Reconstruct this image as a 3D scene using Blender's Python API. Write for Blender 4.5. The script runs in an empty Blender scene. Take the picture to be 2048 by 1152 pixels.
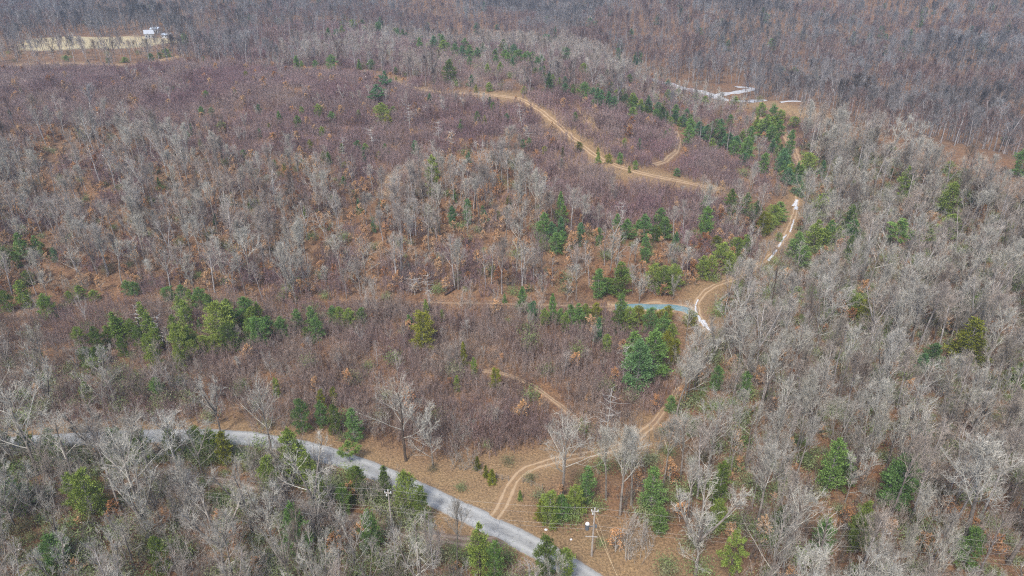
import bpy, math, random
import numpy as np
from mathutils import Vector

# ------------------------------------------------------------------ camera, sky, sun, exposure
S = bpy.context.scene
C = S.collection
R = math.radians
CAM_H, PITCH, FPX = 88.0, 27.0, 1384.0          # metres, degrees below level, focal length in pixels of a 2048 px wide picture
cam_d = bpy.data.cameras.new('camera')
cam_d.sensor_width = 36.0
cam_d.lens = FPX / 2048 * 36
cam_d.clip_end = 9000
cam_d.clip_start = 0.5
cam = bpy.data.objects.new('camera', cam_d)
cam.location = (0, 0, CAM_H)
cam.rotation_euler = (R(90 - PITCH), 0, 0)
C.objects.link(cam)
S.camera = cam

SUN_EL, SUN_AZ = 52.0, 205.0                      # azimuth clockwise from +Y
w = bpy.data.worlds.new('World')
S.world = w
w.use_nodes = True
nt = w.node_tree
sky = nt.nodes.new('ShaderNodeTexSky')
sky.sky_type = 'NISHITA'
sky.sun_disc = False
sky.sun_elevation = R(SUN_EL)
sky.sun_rotation = R(SUN_AZ)
sky.air_density = 1.0
sky.dust_density = 2.8
sky.ozone_density = 1.0
nt.links.new(sky.outputs[0], nt.nodes['Background'].inputs[0])
nt.nodes['Background'].inputs[1].default_value = 0.11

sun_d = bpy.data.lights.new('sun', 'SUN')
sun_d.energy = 1.5
sun_d.angle = R(10)
sun_d.color = (1.0, 0.98, 0.95)
sun = bpy.data.objects.new('sun', sun_d)
sun_dir = Vector((math.sin(R(SUN_AZ)) * math.cos(R(SUN_EL)), math.cos(R(SUN_AZ)) * math.cos(R(SUN_EL)), math.sin(R(SUN_EL))))
sun.rotation_euler = sun_dir.to_track_quat('Z', 'Y').to_euler()
sun.location = (0, 0, 300)
C.objects.link(sun)

vs = S.view_settings
vs.view_transform = 'Standard'
vs.look = 'None'
vs.gamma = 1.0
vs.exposure = 1.28
vs.use_curve_mapping = False
cy = S.cycles
cy.max_bounces = 4
cy.diffuse_bounces = 2
cy.glossy_bounces = 2
cy.transmission_bounces = 2
cy.volume_bounces = 0
cy.transparent_max_bounces = 4
cy.use_adaptive_sampling = False
cy.adaptive_threshold = 0.03
cy.use_denoising = False
cy.sample_clamp_indirect = 3.0
cy.filter_width = 1.2

rng = np.random.default_rng(7)
random.seed(7)

# ------------------------------------------------------------------ terrain
def sst(a, b, t):
    t = np.clip((t - a) / (b - a), 0, 1)
    return t * t * (3 - 2 * t)

def H(x, y):
    x = np.asarray(x, float); y = np.asarray(y, float)
    z = 0.9 * np.sin(x / 23 + 1.3) * np.cos(y / 31) + 0.6 * np.sin(x / 11 + y / 17)
    z = z * sst(95, 160, y)
    m = 1 - sst(30, 112, x + 0.05 * (y - 300))
    rise = sst(158, 345, y) * 22
    fall = sst(470, 580, y) * 16 * sst(-160, -20, x)
    z = z + m * (rise - fall)
    # gullies running down the hillside
    z = z + m * sst(170, 230, y) * (1 - sst(330, 400, y)) * 1.8 * np.sin(x / 19 + 0.8 * np.sin(y / 40))
    # wooded spur on the right
    ax, ay, bx, by = 140., 331., 205., 175.
    L = math.hypot(bx - ax, by - ay)
    t = np.clip(((x - ax) * (bx - ax) + (y - ay) * (by - ay)) / L ** 2, -0.05, 1.6)
    d = np.hypot(x - ax - t * (bx - ax), y - ay - t * (by - ay))
    z = z + 15 * np.exp(-(d / 42) ** 2)
    # far hills
    f = sst(20, 130, x)
    z = z + f * (sst(455, 800, y) * 34 + sst(700, 1300, y) * 40)
    z = z + (1 - f) * (sst(620, 1400, y) * 42)
    z = z + sst(500, 720, y) * (12 * np.sin(x / 75 + 0.9 * np.sin(y / 130)) * np.sin(y / 80 + x / 210) + 3 * np.sin(x / 27 + y / 50))
    # streams cut
    return z

cp, sp = math.cos(R(PITCH)), math.sin(R(PITCH))
def ray(u, v):
    a, b = (u - 1024) / FPX, (576 - v) / FPX
    return np.array([a, cp + b * sp, -sp + b * cp])

def pix(u, v):
    """ground point seen at photo pixel (2048 wide): used to survey positions on the terrain"""
    d = ray(u, v)
    d = d / np.linalg.norm(d)
    t = 40.0; prev = t
    while t < 4000:
        p = d * t
        if CAM_H + p[2] < H(p[0], p[1]):
            lo, hi = prev, t
            for _ in range(20):
                mid = (lo + hi) / 2; p = d * mid
                if CAM_H + p[2] < H(p[0], p[1]): hi = mid
                else: lo = mid
            break
        prev = t
        t += 2.0
    p = d * t if t >= 4000 else d * hi
    return float(p[0]), float(p[1])

def proj(x, y, z):
    x = np.asarray(x, float); y = np.asarray(y, float); z = np.asarray(z, float) - CAM_H
    depth = y * cp - z * sp
    up = y * sp + z * cp
    return 1024 + FPX * x / depth, 576 - FPX * up / depth, depth

def wpoly(pts):
    return np.array([pix(u, v) for u, v in pts])

def inpoly(poly, x, y):
    ins = np.zeros(np.shape(x), bool)
    n = len(poly)
    for i in range(n):
        x1, y1 = poly[i]; x2, y2 = poly[(i + 1) % n]
        if y1 == y2: continue
        c = ((y1 > y) != (y2 > y)) & (x < (x2 - x1) * (y - y1) / (y2 - y1) + x1)
        ins ^= c
    return ins

def distline(line, x, y):
    best = np.full(np.shape(x), 1e9)
    for i in range(len(line) - 1):
        ax, ay = line[i]; bx, by = line[i + 1]
        L2 = (bx - ax) ** 2 + (by - ay) ** 2 + 1e-9
        t = np.clip(((x - ax) * (bx - ax) + (y - ay) * (by - ay)) / L2, 0, 1)
        best = np.minimum(best, np.hypot(x - ax - t * (bx - ax), y - ay - t * (by - ay)))
    return best

def smooth(pts, step):
    """Catmull-Rom through world points, resampled every step metres"""
    P = np.array(pts); P = np.vstack([2 * P[0] - P[1], P, 2 * P[-1] - P[-2]])
    out = []
    for i in range(1, len(P) - 2):
        n = max(2, int(np.linalg.norm(P[i + 1] - P[i]) / step))
        for k in range(n):
            t = k / n
            out.append(0.5 * ((2 * P[i]) + (-P[i - 1] + P[i + 1]) * t + (2 * P[i - 1] - 5 * P[i] + 4 * P[i + 1] - P[i + 2]) * t * t
                              + (-P[i - 1] + 3 * P[i] - 3 * P[i + 1] + P[i + 2]) * t ** 3))
    out.append(P[-2])
    return np.array(out)

# ------------------------------------------------------------------ routes (surveyed)
ROUTES = {
 'paved':   ([(-260, 905), (-80, 892), (60, 884), (200, 876), (330, 872), (450, 874), (560, 887), (640, 906), (720, 932), (800, 966), (900, 1012), (980, 1050), (1060, 1090), (1130, 1130), (1220, 1190), (1330, 1270)], 4.5),
 'drive':   ([(985, 1040), (1005, 1012), (1018, 978), (1040, 950), (1075, 932), (1130, 916), (1200, 905), (1262, 885), (1300, 852)], 2.9),
 'woodpath': ([(1296, 856), (1325, 822), (1345, 795), (1372, 765), (1395, 728), (1408, 695), (1414, 668)], 1.8),
 'drive2':  ([(1418, 672), (1412, 660), (1396, 627), (1398, 597), (1425, 575), (1480, 552), (1540, 512), (1575, 465), (1592, 415), (1596, 385)], 2.3),
 'ridge':   ([(600, 138), (690, 143), (760, 150), (800, 166), (850, 180), (930, 187), (1000, 192), (1045, 200), (1085, 225), (1120, 253), (1160, 288), (1205, 320), (1260, 340), (1320, 355), (1400, 371), (1450, 380)], 3.2),
 'spur':    ([(1352, 262), (1358, 285), (1350, 305), (1330, 322), (1308, 330)], 2.6),
 'spur2':   ([(1150, 215), (1168, 232), (1180, 255), (1192, 285)], 1.4),
 'loop':    ([(835, 338), (790, 348), (762, 372), (772, 388), (800, 392)], 2.0),
 'scrubpath': ([(965, 742), (1010, 748), (1065, 772), (1120, 812), (1170, 850), (1215, 880)], 1.4),
 'crest':   ([(-120, 134), (0, 131), (80, 128), (170, 128), (250, 130), (330, 118), (400, 106)], 4.0),
 'oldroad': ([(330, 935), (400, 955), (480, 975), (560, 1000), (640, 1020), (760, 1050), (860, 1076), (930, 1084), (990, 1082), (1020, 1075)], 2.8),
 'valley':  ([(1596, 385), (1600, 330), (1560, 262), (1500, 230)], 3.0),
}
LINES = {k: smooth([pix(u, v) for u, v in pts], 2.0) for k, (pts, _w) in ROUTES.items()}
CREEK = [(840, 604), (900, 606), (985, 607), (1060, 609), (1150, 612), (1230, 614), (1300, 614), (1372, 620), (1392, 645), (1372, 690)]
CREEKL = smooth([pix(u, v) for u, v in CREEK], 2.0)
GRAVEL = [([(1290, 153), (1345, 171), (1400, 184), (1432, 193), (1452, 200), (1490, 203), (1530, 200)], 6.5), ([(1430, 191), (1452, 187), (1478, 184), (1500, 179), (1496, 175), (1470, 174)], 6.0), ([(1560, 205), (1600, 203)], 2.5)]
GRAVL = [smooth([pix(u, v) for u, v in p], 3.0) for p, _w in GRAVEL]

# ------------------------------------------------------------------ materials
def newmat(name):
    m = bpy.data.materials.new(name)
    m.use_nodes = True
    n = m.node_tree
    b = n.nodes['Principled BSDF']
    b.inputs['Roughness'].default_value = 0.9
    b.inputs['Specular IOR Level'].default_value = 0.15
    return m, n, b

def mix(n, fac, a, b):
    x = n.nodes.new('ShaderNodeMix'); x.data_type = 'RGBA'
    for sock, val in ((x.inputs[0], fac), (x.inputs[6], a), (x.inputs[7], b)):
        if isinstance(val, (int, float)): sock.default_value = val
        elif isinstance(val, tuple): sock.default_value = (*val, 1)
        else: n.links.new(val, sock)
    return x.outputs[2]

def noise(n, scale, detail=4, vec=None, rough=0.6):
    t = n.nodes.new('ShaderNodeTexNoise')
    t.inputs['Scale'].default_value = scale
    t.inputs['Detail'].default_value = detail
    t.inputs['Roughness'].default_value = rough
    if vec is not None: n.links.new(vec, t.inputs['Vector'])
    return t.outputs['Fac']

def ramp(n, val, a, b):
    r = n.nodes.new('ShaderNodeMapRange')
    r.inputs[1].default_value = a; r.inputs[2].default_value = b
    n.links.new(val, r.inputs[0])
    return r.outputs[0]

def world_pos(n):
    return n.nodes.new('ShaderNodeNewGeometry').outputs['Position']

def plant_mat(name, a, b, c, nscale=0.06, rough=0.9, lo=0.50, hi=1.28, fs=0.8):
    """colour of one plant drawn between a, b and c, by its own random number and where it grows"""
    m, n, bs = newmat(name)
    oi = n.nodes.new('ShaderNodeObjectInfo')
    f1 = oi.outputs['Random']
    f2 = ramp(n, noise(n, nscale, 2, oi.outputs['Location']), 0.35, 0.65)
    col = mix(n, f1, a, b)
    col = mix(n, f2, col, c)
    f3 = ramp(n, noise(n, fs, 3, world_pos(n)), 0.3, 0.7)
    fr = n.nodes.new('ShaderNodeMath'); fr.operation = 'MULTIPLY'; fr.inputs[1].default_value = 7.13
    n.links.new(f1, fr.inputs[0])
    f4 = n.nodes.new('ShaderNodeMath'); f4.operation = 'FRACT'; n.links.new(fr.outputs[0], f4.inputs[0])
    col = mix(n, ramp(n, f4.outputs[0], 0.76, 0.98), col, tuple(v * k for v, k in zip(b, (0.62, 0.56, 0.5))))   # some individuals are darker kinds
    dark = mix(n, f3, (lo, lo, lo), (hi, hi, hi))
    x = n.nodes.new('ShaderNodeMix'); x.data_type = 'RGBA'; x.blend_type = 'MULTIPLY'
    x.inputs[0].default_value = 1
    n.links.new(col, x.inputs[6]); n.links.new(dark, x.inputs[7])
    n.links.new(x.outputs[2], bs.inputs['Base Color'])
    bs.inputs['Roughness'].default_value = rough
    return m

M = {}
M['bark_pale'] = plant_mat('bark_pale', (0.30, 0.27, 0.23), (0.16, 0.135, 0.115), (0.23, 0.20, 0.17))
M['twig_pale'] = plant_mat('twig_pale', (0.57, 0.55, 0.48), (0.31, 0.28, 0.245), (0.45, 0.42, 0.35))
M['bark_grey'] = plant_mat('bark_grey', (0.40, 0.38, 0.36), (0.24, 0.21, 0.20), (0.34, 0.31, 0.29))
M['twig_grey'] = plant_mat('twig_grey', (0.54, 0.51, 0.45), (0.28, 0.235, 0.205), (0.41, 0.34, 0.28))
M['bark_far'] = plant_mat('bark_far', (0.34, 0.33, 0.32), (0.20, 0.18, 0.17), (0.28, 0.25, 0.24), 0.02)
M['twig_red'] = plant_mat('twig_red', (0.28, 0.17, 0.14), (0.17, 0.11, 0.095), (0.23, 0.16, 0.14), 0.02)
M['twig_dark'] = plant_mat('twig_dark', (0.17, 0.165, 0.16), (0.09, 0.082, 0.078), (0.14, 0.12, 0.11), 0.02)
M['twig_far'] = plant_mat('twig_far', (0.36, 0.36, 0.36), (0.20, 0.185, 0.185), (0.26, 0.235, 0.22), 0.012)
M['scrub'] = plant_mat('scrub', (0.34, 0.225, 0.20), (0.225, 0.15, 0.14), (0.38, 0.30, 0.24), 0.05)
M['scrub_far'] = plant_mat('scrub_far', (0.33, 0.20, 0.205), (0.215, 0.135, 0.14), (0.36, 0.27, 0.24), 0.03)
M['scrub_stem'] = plant_mat('scrub_stem', (0.54, 0.49, 0.44), (0.30, 0.23, 0.20), (0.40, 0.35, 0.31), 0.05)
M['sapling_leaf'] = plant_mat('sapling_leaf', (0.50, 0.26, 0.10), (0.42, 0.19, 0.08), (0.50, 0.32, 0.17))
M['brush'] = plant_mat('brush', (0.22, 0.27, 0.11), (0.30, 0.28, 0.18), (0.17, 0.24, 0.07))
M['pine'] = plant_mat('pine', (0.115, 0.195, 0.045), (0.15, 0.235, 0.06), (0.10, 0.18, 0.055), 0.06, 0.8, 0.45, 1.7, 1.6)
M['blue_pine'] = plant_mat('blue_pine', (0.08, 0.16, 0.065), (0.11, 0.19, 0.07), (0.085, 0.165, 0.075), 0.06, 0.8, 0.45, 1.7, 1.6)
M['olive'] = plant_mat('olive', (0.175, 0.235, 0.045), (0.13, 0.21, 0.05), (0.20, 0.245, 0.05), 0.06, 0.8, 0.45, 1.7, 1.6)
M['yellow'] = plant_mat('yellow', (0.19, 0.19, 0.02), (0.14, 0.165, 0.02), (0.20, 0.20, 0.03), 0.06, 0.8, 0.45, 1.7, 1.6)
M['snow_white'] = plant_mat('bleached', (0.5, 0.48, 0.44), (0.42, 0.39, 0.35), (0.48, 0.46, 0.42))
M['char'] = plant_mat('charred_bark', (0.03, 0.028, 0.028), (0.05, 0.045, 0.04), (0.035, 0.03, 0.03))

def simple(name, col, rough=0.8, var=0.25, sc=3.0, metal=0.0):
    m, n, b = newmat(name)
    f = ramp(n, noise(n, sc, 5, world_pos(n)), 0.3, 0.7)
    lo = tuple(c * (1 - var) for c in col); hi = tuple(min(1, c * (1 + var)) for c in col)
    n.links.new(mix(n, f, lo, hi), b.inputs['Base Color'])
    b.inputs['Roughness'].default_value = rough
    b.inputs['Metallic'].default_value = metal
    return m
M['pole'] = simple('weathered_pole', (0.34, 0.30, 0.26), 0.85, 0.25, 4)
M['arm'] = simple('weathered_arm', (0.38, 0.35, 0.31), 0.85, 0.15, 4)
M['ceramic'] = simple('white_ceramic', (0.55, 0.55, 0.54), 0.3, 0.05)
M['can'] = simple('grey_steel_can', (0.10, 0.11, 0.12), 0.5, 0.2)
M['lid'] = simple('white_steel_lid', (0.6, 0.6, 0.58), 0.5, 0.05)
M['wire'] = simple('aluminium_wire', (0.36, 0.34, 0.31), 0.6, 0.1)
M['guy'] = simple('guy_cable', (0.55, 0.43, 0.27), 0.6, 0.1)
M['wall'] = simple('white_siding', (0.42, 0.42, 0.42), 0.7, 0.06)
M['roof'] = simple('pale_blue_roof', (0.42, 0.48, 0.56), 0.6, 0.1)
M['roof2'] = simple('white_metal_roof', (0.36, 0.38, 0.41), 0.6, 0.06)
M['glass'] = simple('dark_window', (0.04, 0.05, 0.06), 0.15, 0.1)
M['plastic'] = simple('white_plastic', (0.6, 0.6, 0.62), 0.5, 0.05)
M['post'] = simple('grey_fence_post', (0.22, 0.19, 0.16), 0.9, 0.2)
M['log'] = simple('fallen_log', (0.34, 0.30, 0.26), 0.9, 0.3)
M['darklog'] = simple('rotten_log', (0.09, 0.06, 0.05), 0.9, 0.3)

# ground: leaf litter with grass and bare earth by painted ground-cover attributes
def ground_mat():
    m, n, b = newmat('leaf_litter')
    P = world_pos(n)
    big = ramp(n, noise(n, 0.035, 5, P), 0.38, 0.62)
    mid = ramp(n, noise(n, 0.28, 6, P), 0.35, 0.65)
    fine = ramp(n, noise(n, 2.6, 5, P, 0.7), 0.32, 0.68)
    c = mix(n, big, (0.215, 0.108, 0.052), (0.12, 0.072, 0.044))
    c = mix(n, mid, c, (0.25, 0.15, 0.082))
    c = mix(n, ramp(n, noise(n, 0.9, 5, P, 0.7), 0.52, 0.68), c, (0.075, 0.05, 0.038))
    at = n.nodes.new('ShaderNodeAttribute'); at.attribute_name = 'grass'
    g = mix(n, mid, (0.33, 0.225, 0.115), (0.25, 0.165, 0.088))
    c = mix(n, at.outputs['Fac'], c, g)
    at2 = n.nodes.new('ShaderNodeAttribute'); at2.attribute_name = 'field'
    c = mix(n, at2.outputs['Fac'], c, mix(n, mid, (0.50, 0.42, 0.24), (0.40, 0.32, 0.19)))
    v = mix(n, fine, (0.38, 0.38, 0.38), (1.35, 1.35, 1.35))
    x = n.nodes.new('ShaderNodeMix'); x.data_type = 'RGBA'; x.blend_type = 'MULTIPLY'; x.inputs[0].default_value = 1
    n.links.new(c, x.inputs[6]); n.links.new(v, x.inputs[7])
    n.links.new(x.outputs[2], b.inputs['Base Color'])
    bp = n.nodes.new('ShaderNodeBump'); bp.inputs['Strength'].default_value = 0.7; bp.inputs['Distance'].default_value = 0.25
    n.links.new(noise(n, 1.8, 6, P, 0.7), bp.inputs['Height'])
    n.links.new(bp.outputs[0], b.inputs['Normal'])
    return m

def surf_mat(name, a, b_, c_, s1=0.5, s2=3.0, rough=0.9, stripes=False):
    """stretched uv: u across (0..1), v along in metres"""
    m, n, b = newmat(name)
    P = world_pos(n)
    c = mix(n, ramp(n, noise(n, s1, 5, P), 0.35, 0.65), a, b_)
    c = mix(n, ramp(n, noise(n, s2, 6, P, 0.75), 0.5, 0.72), c, c_)
    if stripes:                                     # two worn wheel tracks with a grassy middle
        uv = n.nodes.new('ShaderNodeUVMap'); uv.uv_map = 'UVMap'
        sep = n.nodes.new('ShaderNodeSeparateXYZ'); n.links.new(uv.outputs[0], sep.inputs[0])
        mm = n.nodes.new('ShaderNodeMath'); mm.operation = 'PINGPONG'; mm.inputs[1].default_value = 0.5
        n.links.new(sep.outputs[0], mm.inputs[0])      # 0 edge .5 middle
        f = n.nodes.new('ShaderNodeMath'); f.operation = 'SUBTRACT'; f.inputs[1].default_value = 0.27
        n.links.new(mm.outputs[0], f.inputs[0])
        g = n.nodes.new('ShaderNodeMath'); g.operation = 'ABSOLUTE'; n.links.new(f.outputs[0], g.inputs[0])
        wob = noise(n, 0.8, 3, P)
        ad = n.nodes.new('ShaderNodeMath'); ad.operation = 'MULTIPLY_ADD'; ad.inputs[1].default_value = 0.12
        wob = ramp(n, noise(n, 0.45, 5, P, 0.75), 0.3, 0.7)
        n.links.new(wob, ad.inputs[0]); n.links.new(g.outputs[0], ad.inputs[2])
        rut = ramp(n, ad.outputs[0], 0.17, 0.11)
        c = mix(n, rut, c, stripes)
    n.links.new(c, b.inputs['Base Color'])
    b.inputs['Roughness'].default_value = rough
    bp = n.nodes.new('ShaderNodeBump'); bp.inputs['Strength'].default_value = 0.4; bp.inputs['Distance'].default_value = 0.08
    n.links.new(noise(n, 6, 4, P), bp.inputs['Height']); n.links.new(bp.outputs[0], b.inputs['Normal'])
    return m
M['ground'] = ground_mat()
def asphalt_mat():
    m, n, b = newmat('old_asphalt')
    P = world_pos(n)
    c = mix(n, ramp(n, noise(n, 0.25, 5, P), 0.35, 0.65), (0.335, 0.33, 0.305), (0.275, 0.27, 0.25))
    c = mix(n, ramp(n, noise(n, 1.1, 6, P, 0.7), 0.54, 0.66), c, (0.17, 0.165, 0.155))
    c = mix(n, ramp(n, noise(n, 3.5, 6, P, 0.8), 0.45, 0.75), c, (0.28, 0.28, 0.27))
    uv = n.nodes.new('ShaderNodeUVMap'); uv.uv_map = 'UVMap'
    sep = n.nodes.new('ShaderNodeSeparateXYZ'); n.links.new(uv.outputs[0], sep.inputs[0])
    pp = n.nodes.new('ShaderNodeMath'); pp.operation = 'PINGPONG'; pp.inputs[1].default_value = 0.25; n.links.new(sep.outputs[0], pp.inputs[0])
    c = mix(n, ramp(n, pp.outputs[0], 0.10, 0.24), c, (0.38, 0.375, 0.35))
    mm = n.nodes.new('ShaderNodeMath'); mm.operation = 'PINGPONG'; mm.inputs[1].default_value = 0.5; n.links.new(sep.outputs[0], mm.inputs[0])
    ed = n.nodes.new('ShaderNodeMath'); ed.operation = 'MULTIPLY_ADD'; ed.inputs[1].default_value = 0.16
    n.links.new(noise(n, 0.9, 5, P, 0.75), ed.inputs[0]); n.links.new(mm.outputs[0], ed.inputs[2])
    c = mix(n, ramp(n, ed.outputs[0], 0.16, 0.11), c, (0.24, 0.165, 0.10))          # leaves and grit along the edges
    vo = n.nodes.new('ShaderNodeTexVoronoi'); vo.feature = 'DISTANCE_TO_EDGE'; vo.inputs['Scale'].default_value = 0.21
    wv = n.nodes.new('ShaderNodeTexNoise'); wv.inputs['Scale'].default_value = 0.8; wv.inputs['Detail'].default_value = 4; n.links.new(P, wv.inputs['Vector'])
    va = n.nodes.new('ShaderNodeVectorMath'); va.operation = 'MULTIPLY_ADD'; va.inputs[1].default_value = (2.2, 2.2, 2.2); n.links.new(wv.outputs['Color'], va.inputs[0]); n.links.new(P, va.inputs[2]); n.links.new(va.outputs[0], vo.inputs['Vector'])
    c = mix(n, ramp(n, vo.outputs['Distance'], 0.010, 0.004), c, (0.20, 0.20, 0.195))
    n.links.new(c, b.inputs['Base Color'])
    return m
M['asphalt'] = asphalt_mat()
M['dirt'] = surf_mat('dirt_track', (0.29, 0.185, 0.095), (0.23, 0.15, 0.082), (0.17, 0.11, 0.068), 0.5, 2.0, stripes=(0.39, 0.275, 0.165))
M['dirt_faint'] = surf_mat('faint_dirt_track', (0.27, 0.175, 0.10), (0.22, 0.14, 0.085), (0.16, 0.105, 0.07), 0.5, 2.0, stripes=(0.36, 0.25, 0.15))
M['oldroad'] = surf_mat('old_road_bed', (0.21, 0.15, 0.105), (0.18, 0.125, 0.085), (0.13, 0.09, 0.065), 0.5, 2.0, stripes=(0.26, 0.20, 0.15))
M['gravel'] = surf_mat('pale_gravel', (0.46, 0.46, 0.46), (0.38, 0.38, 0.38), (0.26, 0.21, 0.16), 0.3, 0.6)
M['creek'] = surf_mat('creek_water', (0.12, 0.20, 0.21), (0.17, 0.26, 0.27), (0.25, 0.29, 0.28), 0.3, 1.2, rough=0.25)
M['creek'].node_tree.nodes['Principled BSDF'].inputs['Specular IOR Level'].default_value = 0.5
M['puddle'] = surf_mat('painted_sky_puddle', (0.62, 0.62, 0.62), (0.54, 0.54, 0.55), (0.38, 0.33, 0.27), 0.8, 3.0, rough=0.3)  # pale base colour stands in for the overcast sky mirrored in the water

# ------------------------------------------------------------------ object helpers
def link(o, parent=None):
    C.objects.link(o)
    if parent is not None: o.parent = parent
    return o

def tag(o, label=None, cat=None, group=None, kind=None):
    if label: o['label'] = label
    if cat: o['category'] = cat
    if group: o['group'] = group
    if kind: o['kind'] = kind
    return o

def mesh_from(name, V, F, mats, midx=None, smooth=True, uv=None):
    """V (n,3); F list of (m,k) int arrays"""
    me = bpy.data.meshes.new(name)
    F = [np.asarray(f) for f in (F if isinstance(F, list) else [F])]
    nl = sum(f.size for f in F); npoly = sum(len(f) for f in F)
    me.vertices.add(len(V)); me.vertices.foreach_set('co', np.asarray(V, np.float32).ravel())
    me.loops.add(nl); me.loops.foreach_set('vertex_index', np.concatenate([f.ravel() for f in F]).astype(np.int32))
    tot = np.concatenate([np.full(len(f), f.shape[1]) for f in F]).astype(np.int32)
    me.polygons.add(npoly)
    me.polygons.foreach_set('loop_start', np.concatenate([[0], np.cumsum(tot)[:-1]]).astype(np.int32))
    me.polygons.foreach_set('loop_total', tot)
    for m in mats: me.materials.append(m)
    if midx is not None: me.polygons.foreach_set('material_index', np.asarray(midx, np.int32))
    if uv is not None:
        ul = me.uv_layers.new(name='UVMap')
        idx = np.concatenate([f.ravel() for f in F])
        ul.data.foreach_set('uv', np.asarray(uv, np.float32)[idx].ravel())
    me.update(calc_edges=True)
    if smooth: me.polygons.foreach_set('use_smooth', np.ones(npoly, bool))
    me.validate()
    return me

def tubes(segs, k=3):
    """segs (n,8): p0, p1, r0, r1 -> V, F of open tapered tubes"""
    s = np.asarray(segs, float)
    n = len(s)
    p0, p1, r0, r1 = s[:, 0:3], s[:, 3:6], s[:, 6], s[:, 7]
    d = p1 - p0; d /= np.linalg.norm(d, axis=1, keepdims=True) + 1e-9
    ref = np.where(np.abs(d[:, 2:3]) > 0.9, np.array([[1., 0, 0]]), np.array([[0, 0, 1.]]))
    a = np.cross(d, ref); a /= np.linalg.norm(a, axis=1, keepdims=True) + 1e-9
    b = np.cross(d, a)
    V = np.zeros((n, 2, k, 3))
    for j in range(k):
        th = 2 * math.pi * j / k
        o = a * math.cos(th) + b * math.sin(th)
        V[:, 0, j] = p0 + o * r0[:, None]
        V[:, 1, j] = p1 + o * r1[:, None]
    base = (np.arange(n) * 2 * k)[:, None]
    F = []
    for j in range(k):
        j2 = (j + 1) % k
        F.append(np.concatenate([base + j, base + j2, base + k + j2, base + k + j], 1))
    F = np.stack(F, 1).reshape(-1, 4)
    return V.reshape(-1, 3), F

def join(parts):
    Vs, Fs, off = [], [], 0
    for V, F in parts:
        Vs.append(V); Fs.append(np.asarray(F) + off); off += len(V)
    return np.vstack(Vs), np.vstack(Fs)

def leafquads(centers, dirs, ln, wd, rg):
    """small leaf sprays: folded quads along dirs"""
    n = len(centers)
    d = dirs / (np.linalg.norm(dirs, axis=1, keepdims=True) + 1e-9)
    r = rg.normal(size=(n, 3)); a = np.cross(d, r); a /= np.linalg.norm(a, axis=1, keepdims=True) + 1e-9
    L = (ln * rg.uniform(0.6, 1.3, n))[:, None]; W = (wd * rg.uniform(0.6, 1.3, n))[:, None]
    V = np.stack([centers - a * W * 0.5, centers + d * L * 0.5 - a * W * 0.6 , centers + d * L, centers + d * L * 0.5 + a * W * 0.6], 1)
    V[:, 0] = centers
    F = np.arange(n * 4).reshape(n, 4)
    return V.reshape(-1, 3), F

# ------------------------------------------------------------------ plants
def unit(v): return v / (np.linalg.norm(v) + 1e-9)

def perp_rot(d, ang, az):
    ref = np.array([0, 0, 1.]) if abs(d[2]) < 0.9 else np.array([1., 0, 0])
    a = unit(np.cross(d, ref)); b = np.cross(d, a)
    return unit(d * math.cos(ang) + (a * math.cos(az) + b * math.sin(az)) * math.sin(ang))

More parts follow.
